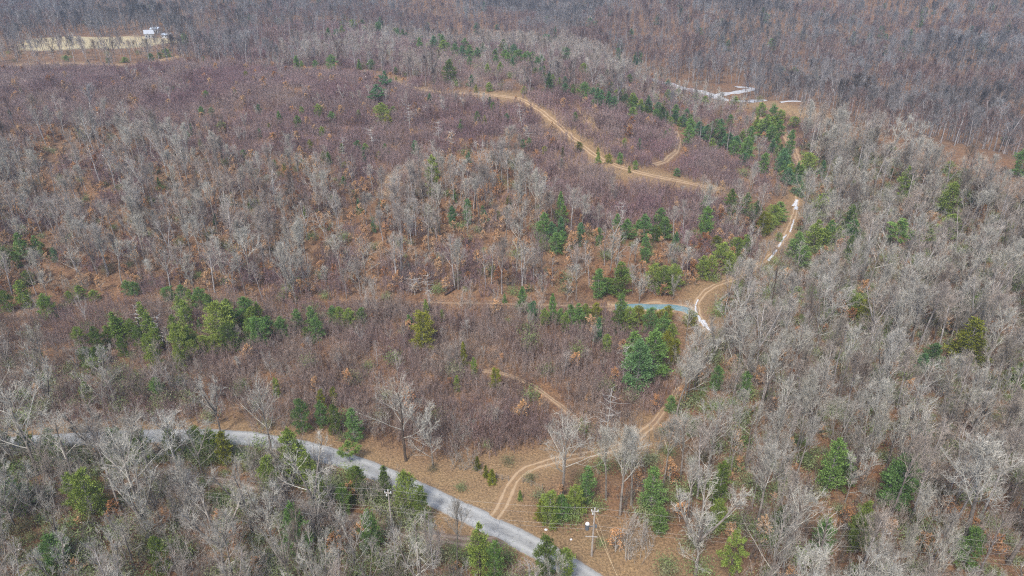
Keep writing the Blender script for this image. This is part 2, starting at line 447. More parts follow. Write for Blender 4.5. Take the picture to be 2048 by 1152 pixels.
def grow_bare(seed, height=17, bare=0.38, spread=0.5, nb=13, fork=0, up=0.12, twr=0.014, lean=0.0, levels=4, wig=0.12, dens=1.0, ang0=0.75):
    rg = random.Random(seed)
    segs = {0: [], 1: [], 2: [], 3: [], 4: []}
    def branch(p, d, L, r, lvl, nseg):
        pts = [(p, r)]
        for i in range(nseg):
            wg = wig * (0.32 if lvl == 0 else 1.0)
            d = unit(d + np.array([rg.gauss(0, wg), rg.gauss(0, wg), rg.gauss(0, wg) * .6 + (up if lvl > 0 else 0.10)]))
            q = p + d * (L / nseg)
            r2 = r * (1 - 0.75 / nseg) if lvl else r * (1 - 0.85 / nseg)
            r2 = max(r2, twr * 0.7)
            segs[lvl].append((*p, *q, r, r2))
            p, r = q, r2
            pts.append((p, r, d))
        return pts
    def kids(pts, L, lvl):
        if lvl >= levels: return
        cnt = {1: 8, 2: 6, 3: 4}[lvl]
        cnt = max(2, int(cnt * dens + rg.random()))
        for i in range(cnt):
            t = 0.25 + 0.75 * (i + rg.random() * 0.8) / cnt
            t = min(t, 0.999)
            k = t * (len(pts) - 1); j = int(k); f = k - j
            p = pts[j][0] * (1 - f) + pts[j + 1][0] * f
            r = pts[j + 1][1]
            d = perp_rot(pts[j + 1][2], rg.uniform(0.45, 0.95), rg.uniform(0, 6.28))
            L2 = L * rg.uniform(0.34, 0.55) * (1.15 - 0.4 * t)
            q = branch(p, d, L2, max(r * 0.55, twr * (2.4 if lvl == 1 else 1.4 if lvl == 2 else 1.0)), lvl + 1, 3 if lvl == 1 else (2 if lvl == 2 else 1))
            kids(q, L2, lvl + 1)
    r0 = height * 0.0125 + 0.03
    d0 = unit(np.array([lean * rg.uniform(0.5, 1), lean * rg.uniform(-.6, .6), 1]))
    tr = branch(np.array([0, 0, -0.3]), d0, height * (0.9 if not fork else 0.4), r0, 0, 9)
    starts = []
    if fork:
        for i in range(fork):
            d = perp_rot(tr[-1][2], rg.uniform(0.25, 0.6), 6.28 * i / fork + rg.uniform(-.5, .5))
            L = height * rg.uniform(0.5, 0.62)
            sub = branch(tr[-1][0], d, L, tr[-1][1] * 1.3 + 0.05, 0, 6)
            starts.append((sub, L / height, nb // fork + 1, 0.12))
    starts.append((tr, 1.0, nb if not fork else 3, bare))
    for pts, sc, n, b0 in starts:
        for i in range(n):
            t = b0 + (1 - b0) * (i + rg.random() * 0.7) / n
            t = min(t, 0.98)
            k = t * (len(pts) - 1); j = int(k); f = k - j
            p = pts[j][0] * (1 - f) + pts[j + 1][0] * f
            tt = (t - b0) / (1 - b0)
            L = height * spread * sc * (0.62 + 0.6 * math.sin(math.pi * min(1, tt * 0.8 + 0.25))) * rg.uniform(0.6, 1.05) * (1 - 0.45 * tt)
            d = perp_rot(pts[j + 1][2], ang0 * rg.uniform(0.7, 1.25) * (1 - 0.35 * tt), 2.4 * i + rg.uniform(-.5, .5))
            q = branch(p, d, L, max(pts[j + 1][1] * 0.5, 0.055), 1, 5)
            kids(q, L, 1)
        kids([(a[0], a[1], a[2] if len(a) > 2 else d0) for a in pts[-3:]], height * 0.25, 1)
    return segs

PALS = {'farred': ('bark_far', 'twig_red'), 'fardark': ('bark_far', 'twig_dark'), 'pale': ('bark_pale', 'twig_pale'), 'grey': ('bark_grey', 'twig_grey'), 'far': ('bark_far', 'twig_far')}
BARE = []        # list of dict: {pal: (trunk_mesh, crown_mesh)}, joined {pal: mesh}, height, form words
specs = [
    # height, bare, spread, nb, fork, up, lean, ang0, dens, words
    (18, 0.36, 0.50, 13, 0, 0.10, 0.02, 0.85, 0.85, 'wide-crowned'),
    (18, 0.45, 0.34, 14, 0, 0.14, 0.05, 0.65, 1.0, 'straight tall'),
    (17, 0.30, 0.36, 14, 3, 0.10, 0.03, 0.75, 0.9, 'forked'),
    (17, 0.52, 0.30, 13, 0, 0.18, 0.08, 0.60, 1.1, 'slender high-crowned'),
    (16, 0.34, 0.40, 14, 2, 0.08, 0.12, 0.80, 1.0, 'leaning twin-stemmed'),
    (19, 0.40, 0.30, 16, 0, 0.16, 0.03, 0.55, 1.1, 'narrow upright'),
    (15, 0.22, 0.42, 15, 4, 0.14, 0.02, 0.60, 0.9, 'many-stemmed bushy'),
    (18, 0.40, 0.42, 12, 2, 0.06, 0.04, 0.85, 0.75, 'crooked-limbed'),
]
specs += [(17, 0.42, 0.28, 15, 0, 0.12, 0.10, 0.70, 0.8, 'thin leaning'), (16, 0.30, 0.46, 11, 3, 0.03, 0.03, 0.95, 0.8, 'broad low-forked'),
          (19, 0.58, 0.26, 12, 0, 0.12, 0.04, 0.75, 0.9, 'small-crowned'), (15, 0.35, 0.30, 9, 0, 0.05, 0.06, 0.90, 0.55, 'sparse')]
def bare_parts(segs, kt=5):
    T = []
    tr = tubes(segs[0], 6)
    tv, tf = tr
    cr = [tubes(segs[1], 4)]
    if segs[2]: cr.append(tubes(segs[2], 3))
    if segs[3]: cr.append(tubes(segs[3], 3))
    if segs[4]: cr.append(tubes(segs[4], 3))
    cv, cf = join(cr)
    return tv, tf, cv, cf
for i, (h, b, s_, nb, fk, up, ln, a0, dn, words) in enumerate(specs):
    sg = grow_bare(100 + i * 7, h, b, s_, nb, fk, up, 0.0105, ln, 4, 0.11, dn, a0)
    tv, tf, cv, cf = bare_parts(sg)
    top = cv[:, 2].max()
    ent = {'h': float(top), 'words': words, 'parts': {}, 'whole': {}}
    for pal, (bm, tm) in PALS.items():
        if not pal.startswith('far'):
            ent['parts'][pal] = (mesh_from('trunk', tv, tf, [M[bm]]), mesh_from('crown', cv, cf, [M[tm]]))
        V, F = join([(tv, tf), (cv, cf)])
        ent['whole'][pal] = mesh_from('wood_' + pal, V, F, [M[bm], M[tm]], np.concatenate([np.zeros(len(tf)), np.ones(len(cf))]))
    BARE.append(ent)

# conifers ----------------------------------------------------------
def conifer(seed, kind):
    rg = np.random.default_rng(seed); rr = random.Random(seed)
    H_ = 10.0
    cen, dr = [], []
    segs = [(0, 0, -0.2, 0.1, 0, H_ * .5, 0.17, 0.11), (0.1, 0, H_ * .5, 0.05, 0.05, H_ * .97, 0.11, 0.02)]
    if kind == 'plume':      # white pine: soft rounded cone of plumes with gaps
        z0, wmax, nw, nbr = 1.0, 2.5, 16, 7
    elif kind == 'cone':     # dense conical
        z0, wmax, nw, nbr = 0.5, 2.1, 18, 8
    elif kind == 'column':
        z0, wmax, nw, nbr = 0.8, 1.6, 17, 7
    elif kind == 'round':
        z0, wmax, nw, nbr = 1.3, 3.6, 13, 9
    else:                    # open: bare lower trunk with flat tufts, old pine
        z0, wmax, nw, nbr = 4.2, 2.8, 9, 6
    for i in range(nw):
        t = i / (nw - 1)
        z = z0 + (H_ * 0.95 - z0) * t
        if kind == 'plume': w_ = wmax * (1 - t) ** 0.85 * (0.55 + 0.45 * min(1, t * 5)) + 0.25
        elif kind == 'cone': w_ = wmax * (1 - t) ** 0.9 + 0.12
        elif kind == 'column': w_ = wmax * (0.6 + 0.4 * math.sin(min(1, t * 2.5) * 1.57)) * (1 - t ** 3) + 0.15
        elif kind == 'round': w_ = wmax * math.sqrt(max(0.02, 1 - (2 * t - 0.72) ** 2 / 1.75)) * (1 - 0.5 * t)
        else: w_ = wmax * (0.55 + 0.45 * math.sin(t * 5)) * (1 - 0.55 * t) + 0.3
        for j in range(nbr):
            if rr.random() < (0.22 if kind in ('cone', 'round', 'column') else 0.28): continue
            az = 6.283 * (j + rr.random() * 0.8) / nbr + i * 0.7
            L = w_ * rr.uniform(0.42, 1.4)
            droop = {'plume': 0.18, 'cone': 0.25, 'column': 0.45, 'round': 0.2, 'open': 0.05}[kind] + 0.5 * t
            d = np.array([math.cos(az), math.sin(az), droop - (0.25 if t < 0.3 else 0)])
            p0 = np.array([0.08, 0, z + rr.uniform(-.15, .15)])
            p1 = p0 + d * L
            segs.append((*p0, *p1, 0.04, 0.012))
            n = int((30 if kind != 'open' else 60) * L + 12)
            tt = rg.uniform(0.34 if kind != 'open' else 0.5, 1.0, n) ** 0.7
            c = p0 + (p1 - p0) * tt[:, None]
            sc = (0.16 + 0.16 * L) * (1.25 - tt)[:, None] + 0.10
            c = c + rg.normal(size=(n, 3)) * sc * np.array([1, 1, 0.45])
            c[:, 2] += rg.uniform(0, 0.12, n)
            cen.append(c)
            q = unit(d)[None] * 0.8 + rg.normal(size=(n, 3)) * 0.5 + np.array([0, 0, 0.35])
            dr.append(q)
    # leader
    n = 40
    cen.append(np.c_[rg.normal(size=(n, 2)) * 0.14, rg.uniform(H_ * .9, H_ * 1.0, n)])
    dr.append(rg.normal(size=(n, 3)) * 0.5 + np.array([0, 0, 1]))
    cen = np.vstack(cen); dr = np.vstack(dr)
    lv, lf = leafquads(cen, dr, 0.42, 0.13, rg)
    tv, tf = tubes(segs, 5)
    return tv, tf, lv, lf
CON = {}
for kind in ('plume', 'cone', 'column', 'round', 'open'):
    for s in range(3 if kind != 'column' else 2):
        tv, tf, lv, lf = conifer(500 + s * 31 + len(kind), kind)
        tm = mesh_from('trunk', tv, tf, [M['bark_grey']])
        hgt = float(lv[:, 2].max())
        for mt in ('pine', 'blue_pine', 'olive', 'yellow'):
            CON.setdefault((kind, mt), []).append((tm, mesh_from('crown', lv, lf, [M[mt]]), hgt, 2 * float(np.percentile(np.abs(lv[:, 0]), 97))))

# scrub, brush and saplings ------------------------------------------
def scrub_patch(seed, size=5.0, n=60, hmin=1.8, hmax=4.2, tw=0.017):
    rg = random.Random(seed); segs = []; stems = []
    for i in range(n):
        x, y = rg.uniform(-size / 2, size / 2) * 1.1, rg.uniform(-size / 2, size / 2) * 1.1
        h = rg.uniform(hmin, hmax) * (0.6 if rg.random() < 0.4 else 1)
        p = np.array([x, y, -0.3]); d = unit(np.array([rg.gauss(0, .1), rg.gauss(0, .1), 1])); r = 0.026 * h / 3 + 0.006
        for k in range(3):
            d = unit(d + np.array([rg.gauss(0, .07), rg.gauss(0, .07), 0.05]))
            q = p + d * (h + 0.3) / 3
            stems.append((*p, *q, r, r * .65)); r *= .65
            if k > 0 or h < 2.4:
                for m in range(5):
                    f = rg.random(); b = p * (1 - f) + q * f
                    dd = perp_rot(d, rg.uniform(.35, .8), rg.uniform(0, 6.28)); L = h * rg.uniform(.14, .3)
                    e = b + dd * L + np.array([0, 0, L * .25])
                    segs.append((*b, *e, tw, tw * .5))
                    for _ in range(2):
                        f2 = rg.uniform(.3, .9); b2 = b * (1 - f2) + e * f2
                        d2 = perp_rot(dd, rg.uniform(.4, .8), rg.uniform(0, 6.28))
                        segs.append((*b2, *(b2 + d2 * L * .5), tw * .8, tw * .4))
            p = q
    a, b = tubes(stems, 3), tubes(segs, 3)
    V, F = join([a, b])
    return V, F, np.concatenate([np.zeros(len(a[1])), np.ones(len(b[1]))])

def sapling(seed, leaves=True):
    rg = random.Random(seed); nr = np.random.default_rng(seed)
    sg = grow_bare(seed, 5.0, 0.15, 0.42, 10, 0, 0.1, 0.014, 0.05, 3, 0.12, 0.8, 0.9)
    V, F = tubes(sg[0] + sg[1] + sg[2] + sg[3], 3)
    tw = np.array(sg[2] + sg[3])
    n = 900
    idx = nr.integers(0, len(tw), n); f = nr.random(n)[:, None]
    c = tw[idx, :3] * (1 - f) + tw[idx, 3:6] * f + nr.normal(size=(n, 3)) * 0.08
    lv, lf = leafquads(c, nr.normal(size=(n, 3)), 0.20, 0.13, nr)
    return V, F, lv, lf

def bush(seed, n=700):
    rg = np.random.default_rng(seed)
    c = rg.normal(size=(n, 3)) * np.array([0.8, 0.8, 0.6]) + np.array([0, 0, 1.0]); c[:, 2] = np.abs(c[:, 2])
    lv, lf = leafquads(c, rg.normal(size=(n, 3)) + np.array([0, 0, .4]), 0.3, 0.08, rg)
    return lv, lf

PROTO = {}
def proto_coll(name, meshes):
    col = bpy.data.collections.new(name)
    for i, me in enumerate(meshes):
        o = bpy.data.objects.new('%s_%02d' % (name, i), me); col.objects.link(o)
    PROTO[name] = col
for pal in PALS:
    proto_coll('wood_' + pal, [e['whole'][pal] for e in BARE])
sc_m = []
for i in range(5):
    V, F, mi = scrub_patch(40 + i, 5.0, 44, 1.4, 4.0, 0.015)
    sc_m.append(mesh_from('scrub', V, F, [M['scrub_stem'], M['scrub']], mi))
proto_coll('scrub', sc_m)
scf = []
for i in range(4):
    V, F, mi = scrub_patch(60 + i, 6.0, 44, 1.8, 4.4, 0.024)
    scf.append(mesh_from('scrub_far', V, F, [M['scrub_stem'], M['scrub_far']], mi))
proto_coll('scrub_far', scf)
sp_m = []
for i in range(4):
    V, F, lv, lf = sapling(80 + i)
    VV, FF = join([(V, F), (lv, lf)])
    sp_m.append(mesh_from('leafy_sapling', VV, FF, [M['twig_grey'], M['sapling_leaf']], np.concatenate([np.zeros(len(F)), np.ones(len(lf))])))
proto_coll('sapling', sp_m)
bu = []
for i in range(4):
    lv, lf = bush(90 + i)
    bu.append(mesh_from('brush', lv, lf, [M['brush']]))
V, F, mi = scrub_patch(99, 3.5, 30, 1.5, 4.0, 0.014)
bu.append(mesh_from('brush_twigs', V, F, [M['twig_pale']]))
V, F, mi = scrub_patch(98, 3.5, 30, 2.5, 5.5, 0.015)
bu.append(mesh_from('brush_twigs', V, F, [M['twig_grey']]))
proto_coll('brush', bu)

def instancer(name, coll, pts, rot, scl, idx, label, cat, zs=None):
    me = bpy.data.meshes.new(name)
    me.vertices.add(len(pts)); me.vertices.foreach_set('co', np.asarray(pts, np.float32).ravel())
    for nm, ty, arr in (('rz', 'FLOAT', rot), ('sc', 'FLOAT', scl), ('ix', 'INT', idx)):
        a = me.attributes.new(nm, ty, 'POINT'); a.data.foreach_set('value', np.asarray(arr, np.int32 if ty == 'INT' else np.float32))
    o = link(bpy.data.objects.new(name, me))
    g = bpy.data.node_groups.new(name, 'GeometryNodeTree')
    g.interface.new_socket('Geometry', in_out='INPUT', socket_type='NodeSocketGeometry')
    g.interface.new_socket('Geometry', in_out='OUTPUT', socket_type='NodeSocketGeometry')
    gi = g.nodes.new('NodeGroupInput'); go = g.nodes.new('NodeGroupOutput')
    ci = g.nodes.new('GeometryNodeCollectionInfo'); ci.inputs['Collection'].default_value = PROTO[coll]
    ci.inputs['Separate Children'].default_value = True; ci.inputs['Reset Children'].default_value = True
    ip = g.nodes.new('GeometryNodeInstanceOnPoints'); ip.inputs['Pick Instance'].default_value = True
    def na(nm, ty):
        x = g.nodes.new('GeometryNodeInputNamedAttribute'); x.data_type = ty; x.inputs['Name'].default_value = nm
        return x.outputs['Attribute']
    cb = g.nodes.new('ShaderNodeCombineXYZ'); g.links.new(na('rz', 'FLOAT'), cb.inputs[2])
    g.links.new(gi.outputs[0], ip.inputs['Points']); g.links.new(ci.outputs[0], ip.inputs['Instance'])
    g.links.new(na('ix', 'INT'), ip.inputs['Instance Index'])
    g.links.new(cb.outputs[0], ip.inputs['Rotation']); g.links.new(na('sc', 'FLOAT'), ip.inputs['Scale'])
    g.links.new(ip.outputs[0], go.inputs[0])
    md = o.modifiers.new('scatter', 'NODES'); md.node_group = g
    tag(o, label, cat, kind='stuff')
    return o

# ------------------------------------------------------------------ setting: ground, roads, water
def axis(lo, hi, marks):
    out = [lo]
    while out[-1] < hi:
        v = out[-1]
        st = marks(v); out.append(v + st)
    return np.array(out)
gx_ = axis(0, 3000, lambda v: 2.5 if v < 260 else (8 if v < 600 else 60))
gx = np.concatenate([-gx_[::-1][:-1], gx_])
gy = axis(-400, 4500, lambda v: 60 if v < 0 else (2.5 if v < 480 else (6 if v < 1000 else 60)))
X, Y = np.meshgrid(gx, gy)
Z = H(X, Y)
nxg, nyg = len(gx), len(gy)
ii = np.arange(nyg - 1)[:, None] * nxg + np.arange(nxg - 1)[None]
F = np.stack([ii, ii + 1, ii + 1 + nxg, ii + nxg], -1).reshape(-1, 4)
gm = mesh_from('ground', np.stack([X, Y, Z], -1).reshape(-1, 3), F, [M['ground']])
FIELD = wpoly([(30, 100), (60, 78), (150, 73), (260, 72), (330, 76), (360, 84), (300, 92), (200, 97), (120, 101)])
GRASS = [wpoly(p) for p in (
    [(780, 905), (900, 930), (1000, 905), (1120, 905), (1230, 880), (1330, 860), (1400, 920), (1180, 930), (1050, 980), (1060, 1040), (1120, 1090), (1040, 1075), (950, 1020), (880, 985), (790, 940)],
    [(1130, 1060), (1200, 1030), (1330, 1060), (1330, 1090), (1200, 1110), (1120, 1100)],
    [(1200, 1105), (1300, 1085), (1420, 1100), (1460, 1152), (1250, 1200), (1150, 1130)],
    [(1370, 570), (1440, 555), (1470, 575), (1420, 600), (1440, 640), (1425, 670), (1390, 640), (1370, 600)],
    [(1400, 190), (1560, 205), (1640, 225), (1680, 250), (1560, 240), (1480, 215)],
    [(1090, 300), (1130, 320), (1200, 330), (1300, 355), (1230, 360), (1110, 345)],
    [(1120, 225), (1190, 225), (1240, 290), (1230, 320), (1160, 275)],
    [(760, 345), (810, 345), (800, 395), (750, 390)])]
gra = np.zeros(X.shape)
for p in GRASS: gra = np.maximum(gra, inpoly(p, X, Y) * 1.0)
for k, wd in (('ridge', 5), ('drive', 4), ('drive2', 4), ('crest', 5), ('paved', 5.5)):
    gra = np.maximum(gra, 1 - sst(wd * 0.7, wd * 1.5, distline(LINES[k], X, Y)))
for _ in range(2):
    gra[1:-1, 1:-1] = (gra[1:-1, 1:-1] * 2 + gra[:-2, 1:-1] + gra[2:, 1:-1] + gra[1:-1, :-2] + gra[1:-1, 2:]) / 6
for nm, arr in (('grass', gra * 0.8), ('field', inpoly(FIELD, X, Y) * 1.0)):
    a = gm.attributes.new(nm, 'FLOAT', 'POINT'); a.data.foreach_set('value', arr.ravel().astype(np.float32))
tag(link(bpy.data.objects.new('ground', gm)), kind='structure')

def ribbon(name, line, width, mat, lift, across=6, ragged=0.12, label=None):
    L = np.asarray(line); n = len(L)
    d = np.gradient(L, axis=0); d /= np.linalg.norm(d, axis=1, keepdims=True)
    nr = np.stack([-d[:, 1], d[:, 0]], 1)
    k = np.arange(n)
    wl = width / 2 * (1 + ragged * (np.sin(k * 0.7) + np.sin(k * 1.9 + 1)) * 0.5 + rng.uniform(-ragged, ragged, n))
    wr = width / 2 * (1 + ragged * (np.sin(k * 0.8 + 2) + np.sin(k * 1.7 + 4)) * 0.5 + rng.uniform(-ragged, ragged, n))
    V, UV = [], []
    for j in range(across + 1):
        t = j / across
        off = (-wl + (wl + wr) * t)[:, None]
        p = L + nr * off
        edge = 1 - abs(2 * t - 1) ** 6
        z = H(p[:, 0], p[:, 1]) + lift * (0.2 + 0.8 * edge)
        V.append(np.c_[p, z]); UV.append(np.c_[np.full(n, t), k * 2.0])
    V = np.stack(V, 1).reshape(-1, 3); UV = np.stack(UV, 1).reshape(-1, 2)
    a = np.arange(n - 1)[:, None] * (across + 1) + np.arange(across)[None]
    F = np.stack([a, a + 1, a + across + 2, a + across + 1], -1).reshape(-1, 4)
    o = link(bpy.data.objects.new(name, mesh_from(name, V, F, [mat], uv=UV)))
    tag(o, label, kind='structure')
    return o
MATS = {'woodpath': ('dirt_track', 'dirt_faint', 0.10, 0.35), 'drive2': ('dirt_track', 'dirt', 0.12, 0.2), 'paved': ('paved_road', 'asphalt', 0.16, 0.05), 'drive': ('dirt_track', 'dirt', 0.12, 0.15), 'ridge': ('dirt_track', 'dirt', 0.14, 0.18),
        'spur': ('dirt_track', 'dirt_faint', 0.14, 0.2), 'spur2': ('dirt_track', 'dirt_faint', 0.14, 0.25), 'loop': ('dirt_track', 'dirt_faint', 0.14, 0.25),
        'scrubpath': ('dirt_track', 'dirt_faint', 0.12, 0.2), 'crest': ('dirt_track', 'dirt_faint', 0.2, 0.2), 'oldroad': ('dirt_track', 'oldroad', 0.12, 0.15),
        'valley': ('dirt_track', 'dirt_faint', 0.12, 0.2)}
for k, (nm, mt, lift, rag) in MATS.items():
    ln_ = LINES[k]
    ribbon(nm, ln_, ROUTES[k][1], M[mt], lift, 6, rag)
ribbon('creek', CREEKL[:int(len(CREEKL) * 0.62)], 0.8, M['dirt_faint'], 0.10, 6, 0.3)
ribbon('mud_bank', CREEKL[int(len(CREEKL) * 0.58):int(len(CREEKL) * 0.93)], 6.4, M['dirt_faint'], 0.09, 6, 0.3)
ribbon('creek', CREEKL[int(len(CREEKL) * 0.60):int(len(CREEKL) * 0.88)], 3.4, M['creek'], 0.15, 6, 0.12)
for L_, (_p, wd) in zip(GRAVL, GRAVEL):
    ribbon('gravel_road', L_, wd, M['gravel'], 0.25, 6, 0.45)
# water standing in the wheel ruts, its white sky reflection painted as colour
def rut(u0, v0, u1, v1, bend=0, wd=0.5):
    a = np.array(pix(u0, v0)); b = np.array(pix(u1, v1)); m_ = (a + b) / 2 + np.array([bend, 0])
    ribbon('puddle', smooth([a, m_, b], 0.8), wd, M['puddle'], 0.22, 3, 0.35)
rut(1391, 612, 1395, 628, -0.2, 0.6); rut(1396, 600, 1391, 612, 0, 0.45); rut(1396, 632, 1403, 645, 0, 0.9); rut(1399, 640, 1409, 654, 0, 0.7)
rut(1406, 641, 1419, 662, 0, 0.9); rut(1586, 413, 1590, 405, 0, 0.8); rut(1591, 420, 1593, 400, 0, 1.4)
rut(1544, 512, 1552, 500, 0, 0.9); rut(1556, 495, 1572, 470, 0, 0.8); rut(1535, 522, 1545, 510, 0, 0.7); rut(1580, 465, 1588, 440, 0, 0.6)

# ------------------------------------------------------------------ vegetation zones, surveyed as ground polygons
# spacing of trees, tree height range, palette, near/far scrub (spacing or 0), saplings per tree, brush per tree
Z_ = []
def zone(name, poly, **kw): Z_.append((name, wpoly(poly), kw))
zone('slope', [(-300, 640), (-300, 300), (0, 270), (250, 260), (450, 330), (640, 330), (800, 400), (900, 290), (1040, 290), (1060, 400), (1200, 470), (1380, 470), (1450, 420), (1560, 470), (1440, 560), (1360, 600), (1000, 600), (560, 606), (300, 590), (120, 600), (0, 640)],
     sp=4.6, h=(9, 17.5), pal='grey', sap=0.9, brush=0.35, scrub=4.6, tk=0.66, sk=0.45, ts=22)
zone('scrub_high', [(-300, 310), (-300, 135), (0, 135), (300, 132), (560, 140), (760, 152), (1000, 195), (1130, 195), (1300, 240), (1400, 290), (1470, 320), (1470, 420), (1380, 460), (1200, 465), (1070, 400), (1050, 280), (900, 280), (800, 395), (640, 325), (450, 325), (250, 255), (0, 262)],
     sp=9, h=(5, 11), pal='grey', scrub=3.9, sap=0.5, tk=0.36, sk=0.82, ts=30)
zone('ridge_wood', [(540, 134), (560, 105), (850, 78), (1000, 85), (1290, 148), (1180, 195), (1130, 190), (1000, 184), (900, 178), (800, 158), (760, 142)],
     sp=6.3, h=(8, 14), pal='grey', brush=0.4, scrub=6, tk=0.66)
zone('strip', [(-300, 700), (-300, 650), (0, 640), (120, 605), (300, 595), (560, 612), (860, 608), (880, 650), (600, 660), (350, 735), (200, 720), (0, 690)],
     sp=22, h=(7, 10), pal='grey', scrub=3.6, brush=0.5, sk=0.8)
zone('scrub_low', [(350, 740), (600, 655), (860, 612), (1200, 625), (1340, 660), (1360, 740), (1330, 800), (1290, 850), (1190, 890), (1120, 900), (960, 905), (830, 900), (760, 880), (600, 850), (430, 820)],
     sp=8, h=(3.5, 8), pal='grey', scrub=3.1, brush=0.8, sk=0.8, sap=0.35, tk=0.6, ts=14)
zone('left_wood', [(-300, 870), (-300, 700), (0, 700), (200, 745), (350, 745), (430, 825), (600, 855), (740, 890), (700, 905), (600, 880), (450, 855), (200, 850), (0, 858)],
     sp=6.2, h=(9, 16), pal='pale', sap=0.1, brush=2.6, scrubp=3.5)
zone('foreground', [(-500, 930), (-300, 920), (0, 912), (330, 905), (450, 905), (600, 930), (700, 955), (800, 1000), (900, 1045), (1000, 1095), (1100, 1150), (1250, 1290), (1250, 1500), (-500, 1500)],
     sp=5.2, h=(10, 17), pal='pale', sap=0.2, brush=3.6)
zone('verge', [(740, 890), (830, 905), (960, 910), (1120, 905), (1290, 860), (1345, 800), (1400, 860), (1300, 960), (1250, 1060), (1500, 1090), (1500, 1250), (1300, 1250), (1150, 1130), (1060, 1070), (960, 1015), (860, 970), (760, 925)],
     sp=30, h=(5, 9), pal='pale', sap=0.3, brush=1.5)
zone('right_wood', [(1340, 835), (1352, 790), (1375, 700), (1425, 668), (1440, 600), (1500, 560), (1590, 480), (1610, 390), (1600, 290), (1650, 268), (1800, 320), (2048, 400), (2400, 500), (2600, 1500), (1500, 1500), (1500, 1080), (1260, 1050), (1310, 950), (1400, 870)],
     sp=4.4, h=(10, 20), pal='pale', sap=0.3, brush=1.5, tk=0.76, ts=20)
zone('field_edge', [(-100, 130), (-60, 102), (120, 102), (200, 98), (300, 94), (360, 92), (400, 104), (330, 115), (250, 127), (80, 126)], sp=8.5, h=(9, 14), pal='grey', brush=0.3)
zone('valley', [(1170, 190), (1250, 150), (1290, 150), (1400, 180), (1560, 210), (1700, 250), (1620, 280), (1600, 385), (1470, 420), (1475, 310), (1400, 280), (1300, 230)],
     sp=9.5, h=(8, 14), pal='pale', sap=0.3, brush=0.5, scrub=7)
ZW = {z[0]: z[1] for z in Z_}
OPEN = [wpoly([(1395, 175), (1500, 172), (1500, 186), (1450, 200), (1590, 205), (1680, 235), (1640, 258), (1560, 240), (1480, 215), (1400, 192)])]

def scatter(spacing, x0, x1, y0, y1):
    nx = int((x1 - x0) / spacing); ny = int((y1 - y0) / spacing)
    gx, gy = np.meshgrid(np.arange(nx), np.arange(ny))
    x = x0 + (gx + rng.uniform(-.1, 1.1, gx.shape)) * spacing
    y = y0 + (gy + rng.uniform(-.1, 1.1, gy.shape)) * spacing
    x, y = x.ravel(), y.ravel()
    u, v, dep = proj(x, y, H(x, y))
    m = (np.abs(x) < 0.80 * y + 45) & (dep > 10)
    return x[m], y[m]

_lat = np.random.default_rng(5).random((256, 256))
def vnoise(x, y, sc):
    x = np.asarray(x) / sc + 512.3; y = np.asarray(y) / sc + 512.7
    i, j = np.floor(x).astype(int), np.floor(y).astype(int); fx, fy = x - i, y - j
    fx = fx * fx * (3 - 2 * fx); fy = fy * fy * (3 - 2 * fy)
    g = lambda a, b: _lat[a % 256, b % 256]
    return (g(i, j) * (1 - fx) + g(i + 1, j) * fx) * (1 - fy) + (g(i, j + 1) * (1 - fx) + g(i + 1, j + 1) * fx) * fy
def patchy(x, y, sc, keep):
    n = 0.65 * vnoise(x, y, sc) + 0.35 * vnoise(x + 77, y + 31, sc * 0.4)
    return n < keep + rng.uniform(-.12, .12, len(x))

def near_routes(x, y, margin):
    bad = np.zeros(x.shape, bool)
    for k in LINES:
        bad |= distline(LINES[k], x, y) < ROUTES[k][1] / 2 + (min(margin, 0.3) if k == 'woodpath' else max(margin, 1.8) if k == 'paved' else margin)
    bad |= distline(CREEKL, x, y) < 3.3 + margin
    for L_, (_p, wd) in zip(GRAVL, GRAVEL): bad |= distline(L_, x, y) < wd / 2 + margin + 1
    return bad

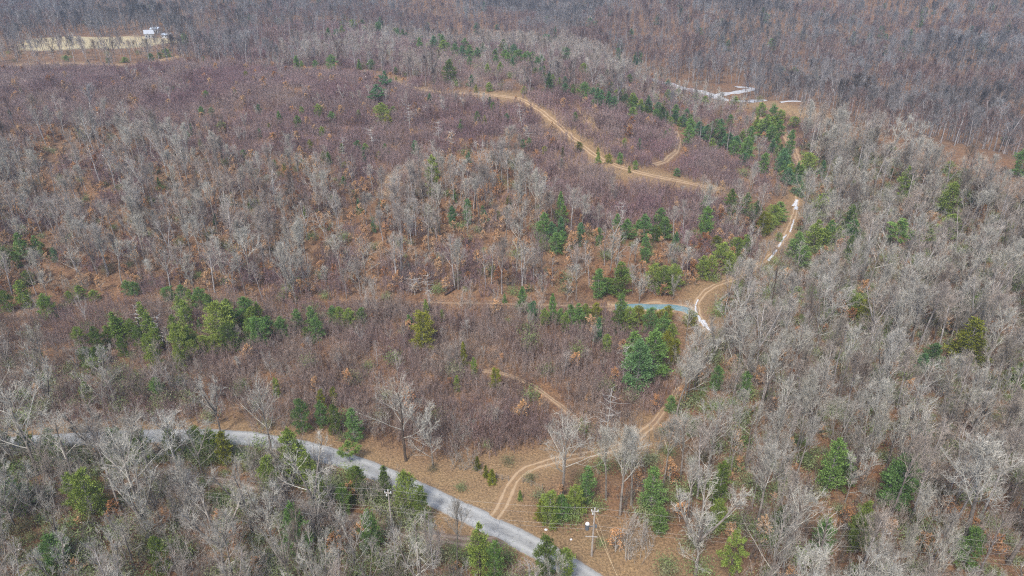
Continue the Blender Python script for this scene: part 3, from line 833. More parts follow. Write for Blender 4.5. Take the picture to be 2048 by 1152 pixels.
def downhill(x, y):
    bad = np.zeros(x.shape, bool)
    for k, dd in (('ridge', 9), ('crest', 14), ('spur', 8), ('loop', 3.5), ('scrubpath', 1.5)):
        for q in (0.3, 0.6, 1.0): bad |= distline(LINES[k], x, y + dd * q) < ROUTES[k][1] / 2 + 0.8
    return bad
trees = []     # x y h pal zone
scr, scrf, sapl, brsh = [], [], [], []
taken = np.zeros((0, 2))
for name, poly, kw in Z_:
    x0, y0 = poly.min(0); x1, y1 = poly.max(0)
    y0 = max(y0, 56)
    x, y = scatter(kw['sp'], x0, x1, y0, y1)
    m = inpoly(poly, x, y) & ~near_routes(x, y, {'foreground': 2.4, 'right_wood': 0.3}.get(name, 1.6)) & patchy(x, y, kw.get('ts', 20), kw.get('tk', 0.9) if name != 'right_wood' else np.where(y > 135, 0.92, 0.70))
    for o_ in OPEN: m &= ~inpoly(o_, x, y)
    x, y = x[m], y[m]
    hh = rng.uniform(*kw['h'], len(x))
    dk = downhill(x, y) if name in ('scrub_high', 'slope', 'scrub_low', 'field_edge') else np.zeros(len(x), bool)
    for a, b, c in zip(x[~dk], y[~dk], hh[~dk]): trees.append((a, b, c, 'pale' if name == 'slope' and rng.random() < 0.4 else 'grey' if name in ('right_wood', 'foreground') and rng.random() < 0.3 else kw['pal'], name))
    if kw.get('scrub'):
        x, y = scatter(kw['scrub'], x0, x1, y0, y1)
        m = inpoly(poly, x, y) & ~near_routes(x, y, 1.0) & ~downhill(x, y) & patchy(x + 300, y, 12, kw.get('sk', 0.8))
        for o_ in OPEN: m &= ~inpoly(o_, x, y)
        x, y = x[m], y[m]
        (scr if name in ('strip', 'scrub_low') else scrf).append(np.c_[x, y])
    if kw.get('scrubp'):
        x, y = scatter(kw['scrubp'], x0, x1, y0, y1)
        m = inpoly(poly, x, y) & ~near_routes(x, y, 2.4)
        scr.append(np.c_[x[m], y[m]])
    for key, dst, rate in (('sap', sapl, kw.get('sap', 0)), ('brush', brsh, kw.get('brush', 0))):
        if rate:
            x, y = scatter(kw['sp'] / math.sqrt(rate) if kw['sp'] < 12 else 7 / math.sqrt(rate), x0, x1, y0, y1)
            m = inpoly(poly, x, y) & ~near_routes(x, y, 0.3 if key == 'brush' else 1.2)
            dst.append(np.c_[x[m], y[m]])
# far hills: everything beyond the surveyed polygons
x, y = scatter(6.8, -1100, 1100, 200, 1350)
m = patchy(x, y, 40, 0.80)
for name, poly, kw in Z_: m &= ~inpoly(poly, x, y)
m &= (y > 0.9 * 330 - 0.2 * np.abs(x)) & ~inpoly(FIELD, x, y) & ~near_routes(x, y, 3)
for o_ in OPEN: m &= ~inpoly(o_, x, y)
farx, fary = x[m], y[m]
# saplings and brush lining the near side of the paved road
_L = LINES['paved']; _d = np.gradient(_L, axis=0); _d /= np.linalg.norm(_d, axis=1, keepdims=True)
for k in range(0, len(_L)):
    u_ = float(proj(_L[k, 0], _L[k, 1], H(_L[k, 0], _L[k, 1]))[0])
    if not (-120 < u_ < 900): continue
    nrm = np.array([_d[k, 1], -_d[k, 0]])
    if nrm[1] > 0: nrm = -nrm
    for _ in range(2):
        q = _L[k] + nrm * rng.uniform(3.2, 8.5); brsh.append(q[None])
    if rng.random() < (0.75 if u_ < 440 else 0.3):
        q = _L[k] + nrm * rng.uniform(4.0, 9.0); trees.append((q[0], q[1], rng.uniform(6, 11), 'pale', 'left_wood'))
# reddish sapling growth between the far woods
x, y = scatter(6.0, -500, 160, 300, 800)
ut, vt, _d = proj(x, y, H(x, y))
PINK = [wpoly([(350, 112), (400, 60), (560, 50), (760, 62), (900, 90), (840, 140), (700, 138), (560, 132)]), wpoly([(440, 30), (560, 8), (660, 12), (640, 34), (480, 40)])]
inp = inpoly(PINK[0], x, y) | inpoly(PINK[1], x, y)
scrf.append(np.c_[x[inp], y[inp]])
fp = inpoly(PINK[0], farx, fary) | inpoly(PINK[1], farx, fary)
fk = ~fp | (rng.random(len(farx)) < 0.35)
farx, fary = farx[fk], fary[fk]

# ------------------------------------------------------------------ single plants
def height_for(x, y, hpx):
    """real height of something standing at x, y that is hpx photo pixels tall"""
    z = float(H(x, y)); u, v, d = proj(x, y, z)
    lo, hi = 0.2, 60.0
    for _ in range(30):
        m_ = (lo + hi) / 2
        if v - proj(x, y, z + m_)[1] < hpx: lo = m_
        else: hi = m_
    return lo

PLACES = [  # landmark, pixel, reach in metres
    ('the utility pole', 1183, 1110, 14), ('the driveway mouth', 1010, 1010, 13), ('the driveway bend', 1110, 925, 14),
    ('the far utility pole', 1743, 1110, 14), ('the lowest road stretch', 1060, 1100, 12), ('the paved road', 900, 1010, 12),
    ('the paved road', 800, 965, 12), ('the paved road', 700, 925, 12), ('the paved road', 560, 887, 14), ('the paved road', 430, 873, 14),
    ('the paved road', 200, 878, 16), ('the paved road', 40, 884, 16), ('the old road bed', 560, 1000, 12), ('the old road bed', 760, 1050, 12), ('the old road bed', 420, 960, 12),
    ('the driveway in the wood', 1330, 820, 14), ('the driveway fork', 1395, 625, 16), ('the blue creek', 1300, 614, 22), ('the narrow creek', 1000, 608, 26),
    ('the white-puddled track', 1560, 490, 22), ('the two burnt snags', 310, 690, 18), ('the ridge track', 850, 180, 45), ('the ridge track', 1130, 260, 35),
    ('the ridge track', 1290, 345, 30), ('the looping side path', 780, 370, 22), ('the pale gravel road', 1440, 195, 50), ('the yellow field', 200, 100, 90)]
PL = [(n, *pix(u, v), r) for n, u, v, r in PLACES]
def region(u, v):
    if v > 1010: band = 'at the very bottom'
    elif v > 880: band = 'low'
    elif v > 640: band = 'in the middle'
    elif v > 400: band = 'above the middle'
    elif v > 200: band = 'high'
    else: band = 'near the top'
    c = 'far left' if u < 300 else 'left' if u < 680 else 'centre-left' if u < 1000 else 'centre-right' if u < 1320 else 'right' if u < 1700 else 'far right'
    return band + ' on the ' + c
def place(x, y):
    u, v, _ = proj(x, y, H(x, y)); u = float(u); v = float(v)
    for n, px, py, r in PL:
        dx, dy = x - px, y - py
        if math.hypot(dx, dy) < r:
            side = ('left of' if dx < 0 else 'right of') if abs(dx) > abs(dy) else ('behind' if dy > 0 else 'in front of')
            return side + ' ' + n, u, v
    return region(u, v), u, v
ORD = ['leftmost', 'second from left', 'third from left', 'fourth from left', 'fifth from left', 'sixth from left', 'seventh from left', 'eighth from left', 'ninth from left', 'tenth from left', 'eleventh from left', 'twelfth from left']
def settle_labels(items):
    """items: [obj, label, u, group]: likes that share a description are told apart by their order from the left"""
    by = {}
    for it in items:
        if len(it[1].split()) > 12: it[1] = it[1].replace('middling ', '').replace(' bare tree', ' tree').replace('pale', 'bare pale').replace('grey', 'bare grey', 1)
    for it in items: by.setdefault(it[1], []).append(it)
    for lab, its in by.items():
        its.sort(key=lambda t: t[2])
        if len(its) == 1: its[0][0]['label'] = lab; continue
        for k, it in enumerate(its):
            if len(its) <= len(ORD): it[0]['label'] = '%s, %s' % (lab, ORD[k] if k < len(its) - 1 else 'rightmost')
            else: it[0]['label'] = lab
def empty(name, x, y, dz=0.0, rz=0.0, sc=1.0, tilt=(0, 0)):
    o = bpy.data.objects.new(name, None); C.objects.link(o)
    o.empty_display_size = 0.5
    o.location = (x, y, float(H(x, y)) + dz); o.rotation_euler = (tilt[0], tilt[1], rz)
    o.scale = (sc, sc, sc) if not isinstance(sc, tuple) else sc
    return o
def part(name, me, parent):
    return link(bpy.data.objects.new(name, me), parent)

bare_items, con_items = [], []
def bare_tree(x, y, h, pal, k, label=None, rz=None, wide=1.0, words=None):
    e = BARE[k]
    s = h / e['h']
    r = empty('bare_tree', x, y, 0, rng.uniform(0, 6.28) if rz is None else rz, (s * wide, s * wide, s))
    part('trunk', e['parts'][pal][0], r); part('crown', e['parts'][pal][1], r)
    r['category'] = 'tree'; r['group'] = 'bare leafless hardwood trees'
    if label: r['label'] = label
    else:
        pl, u, v = place(x, y)
        size = 'small' if h < 11 else 'tall' if h > 15.5 else 'middling'
        bare_items.append([r, '%s %s %s bare tree %s' % (size, words or e['words'], 'pale' if pal == 'pale' else 'grey', pl), u, ''])
    return r

# notable bare trees: base u, v, height px, variant, width factor, label
NOTABLE = [
 (812, 922, 172, 0, 1.15, 'wide bare tree with dark lower trunk above the paved road, tawny scrub behind'),
 (866, 936, 138, 2, 1.0, 'bare forked tree with ivy-green lower trunk, right of the wide one above the road'),
 (1125, 996, 172, 0, 1.35, 'big pale spreading bare tree inside the bend of the dirt driveway'),
 (640, 1068, 186, 7, 1.15, 'big pale bare tree on the left, rising across the paved road'),
 (255, 1010, 170, 4, 1.4, 'huge pale leaning sycamore with heavy forked limbs on the left below the road'),
 (283, 1035, 190, 0, 1.1, 'big grey bare tree just right of the leaning sycamore'),
 (505, 1068, 160, 2, 1.0, 'pale forked bare tree by the old road bed left of the big one'),
 (545, 912, 158, 0, 0.95, 'bare tree with fine pale crown standing across the paved road bend'),
 (150, 965, 150, 0, 1.2, 'pale wide bare tree screening the road at the far left'),
 (360, 955, 140, 0, 1.2, 'bare tree with grey limbs screening the road left of the bend'),
 (95, 940, 125, 9, 1.2, 'broad bare tree with low forks before the road at the far left'),
 (205, 938, 120, 6, 1.3, 'bushy pale bare tree before the road, left of the leaning sycamore'),
 (300, 945, 135, 0, 1.2, 'wide bare tree before the road, right of the leaning sycamore'),
 (405, 950, 110, 7, 1.1, 'crooked bare tree before the road just left of its bend'),
 (-10, 960, 150, 0, 1.2, 'wide bare tree cut by the left edge of the picture'),
 (30, 930, 120, 2, 1.2, 'forked bare tree at the left edge in front of the road'),
 (442, 868, 128, 2, 1.1, 'bare tree at the upper edge of the paved road beside the tan bank'),
 (915, 1150, 160, 3, 0.6, 'dark slim bare tree with few limbs standing in front of the road'),
 (1390, 1150, 190, 6, 1.2, 'pale many-limbed bare tree right of the utility pole guy wires'),
 (1510, 1062, 180, 1, 1.0, 'thick-trunked bare tree in the right wood above the wires'),
 (1920, 1120, 240, 3, 1.3, 'very tall pale bare tree with long clean trunk in the lower right'),
 (2015, 1128, 230, 1, 1.1, 'tall dark-trunked bare tree at the lower right edge'),
 (1690, 1005, 120, 2, 1.0, 'bare tree whose pale fork stands over dark green brush right of centre'),
 (1800, 900, 180, 7, 1.0, 'big bare crown over the leafy slope in the right wood'),
 (1372, 682, 84, 0, 1.0, 'white-limbed bare tree at the right end of the blue creek'),
 (1278, 607, 58, 6, 1.3, 'low fan-shaped pale bare tree behind the blue creek'),
 (1345, 600, 50, 6, 1.0, 'small pale fan-shaped bare tree left of the creek end'),
 (1086, 606, 66, 2, 1.0, 'small pale twin bare tree behind the narrow creek'),
 (1152, 600, 72, 3, 1.1, 'pale bare tree behind the creek, right of the small twin one'),
 (1135, 604, 50, 2, 0.9, 'short pale bare tree close left of the tall one behind the creek'),
 (592, 608, 118, 6, 1.0, 'pale many-stemmed bare tree at the foot of the slope on the left'),
 (660, 600, 70, 3, 1.0, 'small white-stemmed bare tree right of the many-stemmed one'),
 (500, 565, 120, 1, 1.0, 'pale slim bare tree on the slope foot left of the many-stemmed one'),
 (165, 570, 80, 0, 1.4, 'broad pale yellowish bare tree at the left foot of the slope'),
 (100, 760, 110, 0, 1.3, 'broad pale bare tree left of the burnt snags'),
 (75, 950, 200, 0, 1.2, 'large pale bare tree at the left edge across the road'),
 (450, 1150, 160, 6, 1.3, 'pale bushy bare tree in the bottom left above the old road bed'),
 (220, 745, 55, 6, 1.1, 'short pale bare tree in front of the green pines left of the snags'),
 (1212, 1000, 150, 3, 0.9, 'slim dark-trunked bare tree right of the driveway bend'),
 (1240, 1030, 190, 5, 0.9, 'tall dark slim bare tree above the utility pole'),
 (1262, 1010, 150, 3, 1.0, 'slim bare tree with high crown right of the driveway bend'),
 (1360, 960, 140, 1, 1.0, 'bare tree with dark trunk at the edge of the tawny clearing'),
 (1505, 470, 50, 6, 1.0, 'pale bare tree beside the puddled track among pines'),
 (1368, 815, 120, 0, 1.0, 'pale bare tree overhanging the driveway, nearest the tawny clearing'),
 (1352, 838, 125, 10, 1.1, 'pale bare tree overhanging the driveway by the tawny clearing edge'),
 (1376, 800, 110, 1, 1.1, 'straight pale bare tree over the driveway just behind the clearing'),
 (1385, 760, 100, 9, 1.1, 'low-forked pale bare tree over the driveway right of the big pines'),
 (1402, 715, 70, 4, 1.1, 'leaning pale bare tree beside the hidden part of the driveway'),
 (1388, 780, 115, 6, 1.2, 'bushy pale bare tree overhanging the driveway right of the big pines'),
 (1398, 745, 100, 0, 1.0, 'pale bare tree overhanging the driveway behind the bushy one'),
 (1425, 725, 90, 6, 1.2, 'pale bushy bare tree just below the white-puddled ruts'),
 (1500, 515, 70, 2, 1.0, 'pale bare tree leaning over the puddled track'),
]
nb_xy = []
for u, v, hp, k, wd, lab in NOTABLE:
    x, y = pix(u, v)
    h = height_for(x, y, hp)
    bare_tree(x, y, h, 'pale', k, lab, wide=wd)
    nb_xy.append((x, y))
nb_xy = np.array(nb_xy)

# evergreens: base u, v, height px, width px, shape, needle colour
P_, K_, L_, O_, N_ = 'plume', 'cone', 'column', 'round', 'open'
CONIFERS = [
 # top left and ridge
 (176,49,12,16,O_,'blue_pine'),(190,50,14,18,O_,'blue_pine'),(205,49,12,14,O_,'blue_pine'),(595,138,28,14,K_,'pine'),(605,139,18,10,K_,'olive'),(632,139,20,12,O_,'pine'),(665,138,30,22,O_,'pine'),
 (410,126,14,9,K_,'blue_pine'),(493,155,14,9,O_,'yellow'),(350,184,12,7,K_,'pine'),(415,198,18,13,O_,'pine'),(405,230,18,14,O_,'pine'),(425,228,14,12,O_,'pine'),(472,191,12,8,K_,'olive'),
 (385,264,18,9,K_,'blue_pine'),(377,276,14,10,O_,'pine'),(445,257,16,18,O_,'olive'),(560,241,20,11,K_,'pine'),(540,258,12,8,O_,'yellow'),(605,226,14,10,O_,'olive'),(638,231,24,17,O_,'olive'),(665,242,20,18,O_,'pine'),
 (645,270,18,12,O_,'olive'),(598,253,24,14,O_,'pine'),(622,296,18,12,O_,'yellow'),(650,325,24,14,O_,'yellow'),(490,312,14,12,O_,'pine'),(503,318,12,10,O_,'yellow'),(321,373,20,10,K_,'pine'),(324,400,12,9,O_,'yellow'),
 (23,232,14,10,K_,'blue_pine'),(46,190,14,8,K_,'pine'),(135,122,12,10,O_,'pine'),(303,121,16,12,O_,'blue_pine'),(335,114,18,16,O_,'pine'),(320,116,12,10,O_,'pine'),(217,125,10,8,O_,'pine'),(250,124,10,14,O_,'olive'),
 (520,268,12,8,O_,'blue_pine'),(550,330,12,10,O_,'olive'),(570,335,10,8,O_,'yellow'),(605,330,12,10,O_,'olive'),(685,300,14,9,O_,'olive'),
 # along and above the ridge track
 (771,178,38,26,N_,'blue_pine'),(756,206,38,30,N_,'blue_pine'),(765,238,34,34,O_,'olive'),(775,248,20,18,O_,'yellow'),(718,235,16,11,O_,'olive'),(787,228,16,14,O_,'olive'),(900,166,50,26,P_,'pine'),(943,171,22,18,K_,'blue_pine'),
 (978,182,18,14,O_,'olive'),(1097,184,42,24,K_,'blue_pine'),(1194,206,32,22,K_,'blue_pine'),(1215,214,32,22,K_,'blue_pine'),(1186,211,14,10,O_,'pine'),(1170,202,22,12,K_,'pine'),(1241,211,22,12,P_,'pine'),
 (860,202,16,11,K_,'blue_pine'),(980,209,16,11,K_,'blue_pine'),(719,138,20,11,K_,'pine'),(743,138,20,16,O_,'pine'),(763,60,28,10,L_,'blue_pine'),(792,148,14,8,L_,'pine'),(793,162,10,6,O_,'yellow'),(1145,194,18,12,P_,'pine'),
 (1214,160,22,12,K_,'pine'),(1258,164,16,12,O_,'pine'),(1110,78,26,10,K_,'blue_pine'),(1180,56,22,14,O_,'blue_pine'),(1192,60,20,12,O_,'blue_pine'),(1088,28,10,6,K_,'pine'),(1168,143,18,18,O_,'olive'),
 (868,388,80,30,P_,'olive'),(832,310,30,14,L_,'blue_pine'),(716,296,16,14,O_,'blue_pine'),(733,305,20,16,O_,'olive'),(729,322,15,11,K_,'blue_pine'),(759,312,10,9,O_,'yellow'),(771,300,14,10,O_,'pine'),(778,310,8,8,O_,'yellow'),(922,250,12,9,O_,'pine'),
 (1046,294,16,12,O_,'blue_pine'),(1058,290,16,10,O_,'pine'),(1089,303,12,12,O_,'yellow'),(1125,306,14,8,K_,'yellow'),(1157,297,14,16,O_,'yellow'),(1195,302,8,6,O_,'yellow'),(1217,319,12,18,O_,'yellow'),(1270,332,12,12,O_,'olive'),(1258,338,7,6,O_,'yellow'),
 (1278,292,16,9,K_,'blue_pine'),(1150,238,15,10,O_,'pine'),(1121,400,18,12,K_,'pine'),(1291,264,12,7,K_,'blue_pine'),(1300,274,9,7,O_,'pine'),(1330,270,10,7,K_,'blue_pine'),(1338,268,12,8,K_,'pine'),
 # green band behind the ridge
 (690,45,18,10,P_,'pine'),(684,56,14,12,P_,'pine'),(725,54,16,12,P_,'pine'),(500,40,14,10,P_,'blue_pine'),(548,45,16,12,P_,'blue_pine'),(558,50,14,10,P_,'pine'),(448,6,8,6,K_,'blue_pine'),(500,10,10,6,K_,'blue_pine'),
 (840,104,30,14,P_,'pine'),(845,84,14,9,K_,'blue_pine'),(868,98,28,16,P_,'blue_pine'),(886,98,30,14,P_,'pine'),(910,112,26,16,P_,'pine'),(925,118,28,18,P_,'blue_pine'),(940,120,30,18,P_,'pine'),(955,122,28,18,P_,'blue_pine'),(966,110,26,14,P_,'pine'),(930,95,20,16,P_,'pine'),
 (990,120,22,14,P_,'pine'),(1010,124,26,20,P_,'pine'),(1025,136,22,12,K_,'blue_pine'),(1038,122,24,22,O_,'pine'),(1055,126,24,22,O_,'pine'),(1065,120,18,16,O_,'blue_pine'),(975,150,24,12,P_,'olive'),(1001,146,24,12,P_,'olive'),(995,58,10,12,O_,'blue_pine'),
 (1342,8,16,14,O_,'blue_pine'),(1360,14,16,14,O_,'blue_pine'),(1325,6,14,14,O_,'blue_pine'),
 # pine band right of the ridge
 (1262,222,18,16,O_,'pine'),(1278,228,20,18,O_,'blue_pine'),(1295,222,26,18,P_,'blue_pine'),(1312,236,20,16,O_,'pine'),(1330,240,22,16,P_,'pine'),(1350,246,26,18,P_,'blue_pine'),(1365,252,24,20,P_,'blue_pine'),(1380,262,26,20,P_,'pine'),(1396,272,30,26,P_,'blue_pine'),(1412,280,32,24,P_,'blue_pine'),
 (1422,284,30,24,P_,'pine'),(1440,288,34,24,P_,'blue_pine'),(1455,296,32,26,P_,'blue_pine'),(1470,300,30,24,P_,'blue_pine'),(1440,262,26,18,P_,'blue_pine'),(1458,258,30,16,P_,'pine'),(1372,238,22,16,K_,'blue_pine'),(1310,205,18,14,P_,'olive'),(1335,200,22,16,P_,'olive'),(1355,195,20,14,P_,'olive'),(1408,215,24,18,P_,'olive'),(1390,205,20,14,P_,'olive'),(1468,215,24,18,P_,'olive'),
 (1491,316,46,28,P_,'pine'),(1486,328,24,22,O_,'blue_pine'),(1525,346,42,20,L_,'pine'),(1528,274,44,34,P_,'olive'),(1556,270,30,22,P_,'pine'),(1521,232,28,22,O_,'olive'),(1545,238,28,20,O_,'pine'),(1558,246,28,18,O_,'olive'),(1588,252,20,20,O_,'olive'),(1577,308,50,18,L_,'pine'),(1563,345,44,26,P_,'blue_pine'),
 (1570,362,30,22,P_,'pine'),(1591,387,38,24,O_,'blue_pine'),(1611,342,38,34,O_,'olive'),(1641,350,30,20,K_,'blue_pine'),(1629,152,22,14,K_,'blue_pine'),(1627,176,38,18,K_,'blue_pine'),(1587,158,24,20,N_,'pine'),(1560,150,18,18,N_,'pine'),
 (1703,90,28,14,K_,'blue_pine'),(1738,80,14,11,K_,'blue_pine'),(1772,81,13,9,K_,'blue_pine'),(1555,84,22,11,L_,'blue_pine'),(1867,28,12,9,K_,'blue_pine'),(1780,306,18,20,N_,'olive'),(1703,375,16,12,O_,'olive'),(1665,394,22,12,K_,'olive'),(1640,420,34,26,N_,'olive'),
 (1802,392,62,28,P_,'olive'),(1780,350,14,8,O_,'pine'),(1892,420,60,38,P_,'olive'),(1897,468,42,44,P_,'olive'),(2037,352,60,44,O_,'pine'),(2006,290,20,18,N_,'blue_pine'),(1895,345,24,24,O_,'olive'),(1925,352,16,18,O_,'olive'),
 # left middle
 (5,515,40,22,P_,'olive'),(18,528,34,22,P_,'olive'),(50,510,46,26,P_,'pine'),(78,500,30,20,P_,'pine'),(92,508,24,20,P_,'olive'),(36,528,26,18,O_,'olive'),(113,516,22,16,O_,'blue_pine'),(55,606,46,26,L_,'olive'),(18,614,34,28,O_,'olive'),(100,622,36,30,O_,'olive'),(143,603,22,20,O_,'olive'),(165,590,20,24,O_,'olive'),(258,580,20,20,O_,'pine'),(272,581,18,20,O_,'pine'),(190,598,18,22,O_,'olive'),(60,560,20,24,O_,'brushy'),
 (340,596,24,28,O_,'pine'),(366,594,26,22,P_,'pine'),(385,602,24,22,P_,'olive'),(405,604,30,30,O_,'pine'),(420,610,24,22,O_,'pine'),(365,625,34,26,P_,'olive'),(378,642,44,30,P_,'olive'),(458,620,24,24,O_,'olive'),(445,664,62,56,O_,'olive'),(464,650,40,36,O_,'pine'),(498,640,48,34,O_,'pine'),(508,644,32,26,O_,'olive'),(520,632,30,18,P_,'olive'),
 (520,674,40,44,O_,'pine'),(540,662,32,30,O_,'pine'),(505,668,32,28,O_,'olive'),(464,682,38,38,O_,'olive'),(566,660,28,24,O_,'pine'),(597,645,28,24,O_,'pine'),(626,644,32,26,P_,'pine'),(636,664,32,28,O_,'pine'),(614,668,16,14,O_,'olive'),(668,634,24,20,O_,'pine'),(682,636,24,22,O_,'olive'),(700,638,22,26,O_,'olive'),(725,634,20,20,O_,'pine'),
 (240,672,50,34,K_,'olive'),(252,668,34,28,P_,'olive'),(200,690,38,30,O_,'pine'),(222,676,26,20,O_,'olive'),(270,668,32,26,O_,'olive'),(285,684,34,24,O_,'olive'),(292,644,42,24,P_,'olive'),(305,664,40,28,P_,'olive'),(318,680,36,26,P_,'olive'),(302,700,34,24,O_,'olive'),(314,724,36,34,O_,'olive'),(356,672,44,26,P_,'olive'),(366,706,60,40,O_,'olive'),(384,692,40,32,O_,'olive'),(366,724,30,24,O_,'olive'),(390,704,26,26,O_,'olive'),
 (180,728,36,30,O_,'pine'),(200,728,34,34,O_,'pine'),(190,742,26,34,O_,'olive'),(250,696,22,18,O_,'olive'),(163,676,24,24,O_,'olive'),(412,692,22,30,O_,'olive'),(432,688,20,30,O_,'olive'),(402,650,12,10,O_,'pine'),
 # slope, centre
 (906,450,40,16,L_,'blue_pine'),(936,442,46,18,L_,'blue_pine'),(970,450,30,16,N_,'blue_pine'),(1120,432,50,22,K_,'pine'),(1126,444,36,20,P_,'pine'),(1088,474,50,32,P_,'pine'),(1102,478,36,26,P_,'blue_pine'),(1120,470,38,26,K_,'blue_pine'),(1112,500,36,30,O_,'pine'),(1122,490,30,22,O_,'pine'),(1160,478,34,24,K_,'blue_pine'),(1085,490,18,14,O_,'olive'),
 (1197,470,16,16,O_,'pine'),(1196,484,14,12,O_,'pine'),(1232,470,44,22,P_,'pine'),(1252,470,34,26,P_,'pine'),(1286,474,48,32,P_,'pine'),(1275,468,30,22,P_,'pine'),(1318,462,48,30,P_,'pine'),(1328,470,38,26,P_,'pine'),(1308,474,24,24,O_,'olive'),(1289,502,34,18,P_,'pine'),(1288,518,24,22,O_,'pine'),(1350,487,24,16,K_,'blue_pine'),
 (1408,418,28,26,K_,'pine'),(1407,474,64,30,L_,'pine'),(1195,588,52,26,L_,'pine'),(1214,578,24,24,O_,'pine'),(1238,582,60,42,P_,'olive'),(1305,566,40,34,O_,'olive'),(1325,575,44,40,O_,'olive'),(1345,568,42,34,O_,'olive'),
 (1044,618,46,28,K_,'pine'),(1066,628,28,20,O_,'blue_pine'),(1104,630,44,24,K_,'pine'),(1088,636,20,18,O_,'olive'),(1120,634,18,16,O_,'pine'),(1009,603,16,11,K_,'pine'),(853,620,22,14,K_,'olive'),(846,682,62,44,O_,'yellow'),(820,650,22,14,O_,'pine'),(885,630,12,10,O_,'olive'),(928,716,34,18,K_,'yellow'),(948,738,24,16,O_,'olive'),(990,761,26,22,O_,'yellow'),(914,766,16,12,O_,'olive'),
 (1140,640,32,24,O_,'pine'),(1155,645,40,26,P_,'pine'),(1170,636,30,26,O_,'olive'),(1130,648,24,20,O_,'olive'),(1195,668,34,22,K_,'blue_pine'),(1213,690,24,18,O_,'olive'),(1190,630,26,26,O_,'yellow'),(1240,635,50,26,P_,'pine'),(1236,648,36,34,O_,'pine'),(1256,648,36,34,O_,'olive'),(1275,644,34,30,O_,'yellow'),(1298,650,36,32,O_,'pine'),(1320,652,34,30,O_,'yellow'),(1335,640,30,26,O_,'yellow'),(1325,672,50,28,P_,'pine'),(1340,680,36,26,P_,'olive'),(1347,712,34,24,O_,'yellow'),
 (1262,730,70,44,P_,'pine'),(1302,738,82,58,P_,'pine'),(1272,764,90,56,P_,'blue_pine'),(1330,700,40,30,O_,'yellow'),(1380,650,30,30,O_,'yellow'),
 (1458,422,46,26,P_,'pine'),(1490,428,44,24,P_,'pine'),(1510,440,40,24,P_,'pine'),(1545,450,42,34,O_,'olive'),(1556,440,38,28,P_,'pine'),(1522,462,40,30,O_,'yellow'),(1534,458,30,28,O_,'olive'),(1440,528,44,38,O_,'olive'),(1418,548,38,30,O_,'olive'),(1402,550,40,30,O_,'olive'),(1455,540,36,30,O_,'olive'),(1472,505,32,28,O_,'olive'),(1490,498,30,24,O_,'olive'),(1430,500,30,24,O_,'yellow'),
 (1694,456,48,36,K_,'pine'),(1702,470,34,28,P_,'pine'),(1655,478,40,22,P_,'pine'),(1672,482,30,24,P_,'olive'),(1625,494,56,36,P_,'olive'),(1644,490,40,26,P_,'olive'),(1590,508,46,34,P_,'pine'),(1602,525,36,32,P_,'pine'),(1695,510,40,16,L_,'pine'),(1556,480,16,14,O_,'olive'),
 (1790,492,56,46,N_,'pine'),(1828,486,30,30,N_,'olive'),(1852,484,28,28,N_,'olive'),(1696,616,36,34,O_,'olive'),(1722,640,42,36,O_,'yellow'),(1712,632,36,26,O_,'olive'),(1590,590,18,28,O_,'olive'),(1622,588,16,20,O_,'olive'),(1858,726,42,40,P_,'blue_pine'),(1840,732,26,26,P_,'blue_pine'),(1925,718,84,60,P_,'yellow'),(2030,560,30,30,O_,'olive'),
 (60,905,46,34,O_,'olive'),(120,915,60,40,P_,'olive'),(235,905,50,34,O_,'pine'),(290,912,60,36,O_,'olive'),(15,900,40,30,O_,'pine'),(640,1000,50,34,O_,'olive'),(720,985,56,36,O_,'olive'),(690,1010,44,30,O_,'olive'),
 (555,776,22,14,O_,'olive'),(645,800,22,16,O_,'yellow'),(670,790,18,14,O_,'yellow'),
 # low left and along the road
 (608,846,50,36,O_,'pine'),(645,835,34,24,O_,'pine'),(674,850,44,24,O_,'pine'),(710,864,50,32,P_,'pine'),(190,1020,80,56,O_,'olive'),(160,1000,56,40,O_,'olive'),(592,950,96,44,L_,'olive'),(545,976,66,38,O_,'olive'),(620,960,60,38,O_,'olive'),(430,905,50,34,O_,'olive'),(350,905,50,34,O_,'olive'),(395,890,40,30,O_,'olive'),(455,915,54,30,L_,'yellow'),(600,1100,100,46,P_,'pine'),(745,1090,74,38,O_,'pine'),(180,795,34,24,O_,'olive'),(320,790,36,28,O_,'pine'),(40,1010,50,60,O_,'pine'),(120,1120,50,60,O_,'pine'),(330,1130,60,40,O_,'olive'),
 (775,996,66,24,L_,'olive'),(815,1015,74,44,O_,'olive'),(845,1030,60,34,O_,'olive'),(955,936,24,15,K_,'yellow'),(972,951,22,13,K_,'yellow'),(984,962,24,17,K_,'yellow'),(1040,996,16,9,K_,'olive'),(1100,1045,66,40,O_,'olive'),(1122,1042,54,36,O_,'pine'),(1148,1030,60,38,O_,'olive'),(1172,1000,70,36,P_,'pine'),(1082,1040,40,28,O_,'yellow'),(960,1135,92,44,P_,'olive'),(990,1150,70,40,O_,'pine'),(1090,1150,80,50,O_,'pine'),(1130,1160,66,44,O_,'olive'),(700,922,40,36,N_,'olive'),(1340,820,30,20,O_,'pine'),(1382,870,30,22,O_,'pine'),
 (1300,1005,74,44,P_,'pine'),(1318,1065,52,30,L_,'pine'),(1432,1000,80,34,L_,'olive'),(1430,1045,50,34,O_,'olive'),(1455,1165,110,54,N_,'olive'),(1650,970,96,44,L_,'pine'),(1675,960,60,44,O_,'pine'),(1790,1005,96,56,O_,'pine'),(1770,990,70,40,P_,'pine'),(1707,1085,84,40,O_,'olive'),(1556,1052,44,34,O_,'pine'),(1640,1085,46,40,O_,'pine'),(1925,1120,66,50,O_,'pine'),(2030,770,50,34,O_,'olive'),(1430,770,40,24,O_,'pine'),(1485,790,50,24,L_,'pine')]
_r = random.Random(11)
